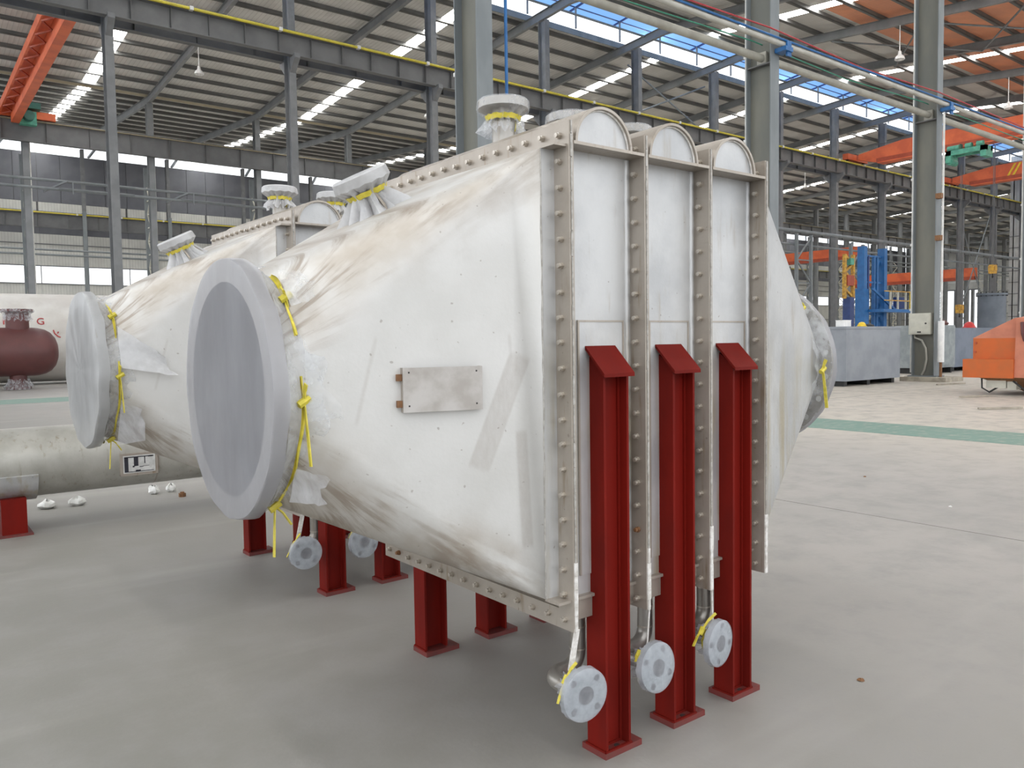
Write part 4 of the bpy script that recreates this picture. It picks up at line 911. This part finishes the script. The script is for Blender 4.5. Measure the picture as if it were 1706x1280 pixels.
pipe('long_pipe', 'grey pipe bridging the lattice masts beside the blue tower', [(62, 41, 11.6), (125, 41, 11.6)], .16, 'column_flange')
pipe('long_pipe', 'thinner grey pipe below the mast bridge pipe', [(62, 41.4, 10.4), (125, 41.4, 10.4)], .1, 'column_flange')

# ------------------------------------------------------------------ overhead cranes
def box_crane(u, lb, num):
    t = thing('overhead_crane', lb, 'overhead crane', (u, 0, 0), 0, 'orange box girder cranes')
    zt, zb = 21.6, 19.75
    P = [(-.35, 43.2, 20.35), (-.35, 43.2, 20.95), (-.35, 38.6, zt), (-.35, 16.5, zt), (-.35, 12.0, 20.95), (-.35, 12.0, 20.35), (-.35, 14.5, zb), (-.35, 41.0, zb)]
    MB().prism(P, (0, 0, 0), (.7, 0, 0)).build('girder', 'orange', t, sm=False)
    MB().box(-.45, .45, 14, 41.2, zb+.0, zb+.42).build('bottom_chord', 'orange_dark', t, sm=False)
    MB().box(-.6, .6, 14, 41.0, zb-.12, zb).build('lower_flange', 'orange', t, sm=False)
    for (v, nm) in ((43.75, 'end_truck'), (11.2, 'end_truck')):
        e_ = MB().box(-2, 2, v-.3, v+.3, 20.35, 20.95).build(nm, 'orange', t, sm=False)
        for x in (-1.6, 1.6): MB().cyl((x, v-.1, 20.42), (x, v+.1, 20.42), .17, 14).build('wheel', 'black', e_)
    for dv in (0, .55): MB().prism([(-.37, 37.2-dv, 19.95), (-.37, 36.95-dv, 19.95), (-.37, 36.1-dv, 21.5), (-.37, 36.35-dv, 21.5)], (0, 0, 0), (.015, 0, 0)).build('warning_stripe', 'helmet_yellow', t, sm=False)
    if num: MB().box(-.365, -.35, 28.9, 30.2, 20.75, 21.2).build('number_plate', 'machine_pink', t, sm=False)
    MB().tube([(.9, 42, 21.9), (.9, 14, 21.9)], .04, 6).build('festoon_wire', 'stiff', t)
    tr = MB().box(-1.9, -1.5, 30.0, 33.6, 18.75, 19.2).box(-.8, -.4, 30.0, 33.6, 18.75, 19.2).box(-1.9, -.4, 30.0, 30.5, 18.2, 19.2).box(-1.9, -.4, 33.1, 33.6, 18.1, 19.2).build('trolley_frame', 'green_crane', t, sm=False)
    for v in (30.6, 31.6, 32.7, 33.2): MB().cyl((-1.7, v-.3, 19.4), (-1.7, v+.25, 19.4), .27, 14).cyl((-1.2, v, 19.2), (-1.2, v, 19.6), .2, 10).build('drive_motor', 'green_crane', tr)
    MB().cyl((-1.8, 33.3, 18.2), (-.5, 33.3, 18.2), .3, 16).build('rope_drum', 'green_crane', tr)
    for v in (31, 32.5): MB().box(-1.4, -.9, v-.05, v+.05, 19.2, 19.8).build('hanger', 'green_dark', tr, sm=False)
box_crane(80.5, 'orange overhead crane girder with twin yellow stripes, the nearer of two at upper right', True)
box_crane(102.5, 'orange overhead crane girder, the farther and lower of two at upper right', False)
t = thing('overhead_crane', 'orange lattice-sided overhead crane crossing the upper left corner', 'overhead crane', (6.8, 0, 0))
MB().box(-.3, .3, 45.6, 75.7, 20.3, 21.6).build('girder', 'orange', t, sm=False)
MB().box(-.95, -.3, 45.6, 75.7, 21.4, 21.5).build('walkway', 'orange', t, sm=False)
MB().box(-1.1, -.95, 45.6, 75.7, 21.1, 21.7).build('edge_girder', 'orange', t, sm=False)
i = 0; v = 46.2
while v < 75.5:
    MB().bar((-1.0 if i % 2 else -.3, v, 21.0), (-.3 if i % 2 else -1.0, v+1.3, 21.0), .09).build('lacing_bar', 'orange_dark', t, sm=False); v += 1.3; i += 1
MB().box(-2.2, 3.0, 75.9, 76.7, 20.9, 21.5).build('end_truck', 'orange', t, sm=False); MB().box(-2.2, 2.0, 44.9, 45.6, 20.25, 20.85).build('end_truck', 'orange', t, sm=False)
g = MB().box(.3, 1.5, 75.2, 75.9, 20.2, 21.3).build('drive_gearbox', 'green_crane', t, sm=False)
MB().cyl((.9, 75.2, 20.8), (.9, 74.5, 20.8), .4, 16).build('drive_motor', 'green_dark', g); MB().box(-.3, 1.8, 75, 75.9, 21.5, 22.0).build('wiring_box', 'green_dark', g, sm=False)
for (u, v0, v1, z0, z1, lb) in ((109, 58, 75.6, 13.0, 14.6, 'distant orange crane girder just right of the outlet hood edge'), (121, 48, 66, 9.6, 11.2, 'distant red-orange girder glimpsed behind the blue tower'), (126, 36, 41.5, 9.2, 10.8, 'distant red girder end right of the yellowish column')):
    t = thing('distant_girder', lb, 'crane girder', (u, 0, 0)); MB().box(-.4, .4, v0, v1, z0, z1).build('girder', 'orange', t, sm=False); MB().box(-.5, .5, v0, v1, z0-.1, z0+.35).build('lower_chord', 'orange_dark', t, sm=False)
    MB().box(-.45, .45, v1, v1+.5, z0-.2, z1+.1).build('end_truck', 'orange_dark', t, sm=False)

# ------------------------------------------------------------------ pendant lamps
for (u, v, z, lb) in ((17.6, 62, 22.85, 'white pendant lamp hanging near the upper left crane beam'), (37.6, 61, 22.5, 'white pendant lamp left of the thick column behind the nozzle'), (57.6, 27.6, 22.25, 'white pendant lamp hanging left of the yellowish column top'),
                      (77.6, 27.8, 22.0, 'white pendant lamp hanging near the right edge above the orange crane'), (97.6, 60.5, 22.3, 'small white pendant lamp under the yellow-railed beam, left one'), (107.6, 55.5, 21.9, 'small white pendant lamp under the yellow-railed beam, right one')):
    t = thing('pendant_lamp', lb, 'pendant lamp', (u, v, 0), 0, 'white pendant lamps')
    MB().cyl((0, 0, z+.3), (0, 0, rz(v)+.05), .035, 8).build('rod', 'lamp_white', t)
    MB().lathe([(z+.35, .1), (z+.1, .14), (z-.05, .3), (z-.25, .36), (z-.27, .33), (z-.05, .2)], (0, 0, 0), (0, 0, 1), 24).build('shade', 'lamp_white', t)
    MB().lathe([(z-.05, .12), (z-.18, .17), (z-.3, .12), (z-.34, 0)], (0, 0, 0), (0, 0, 1), 16).build('bulb', 'lamp_white', t)
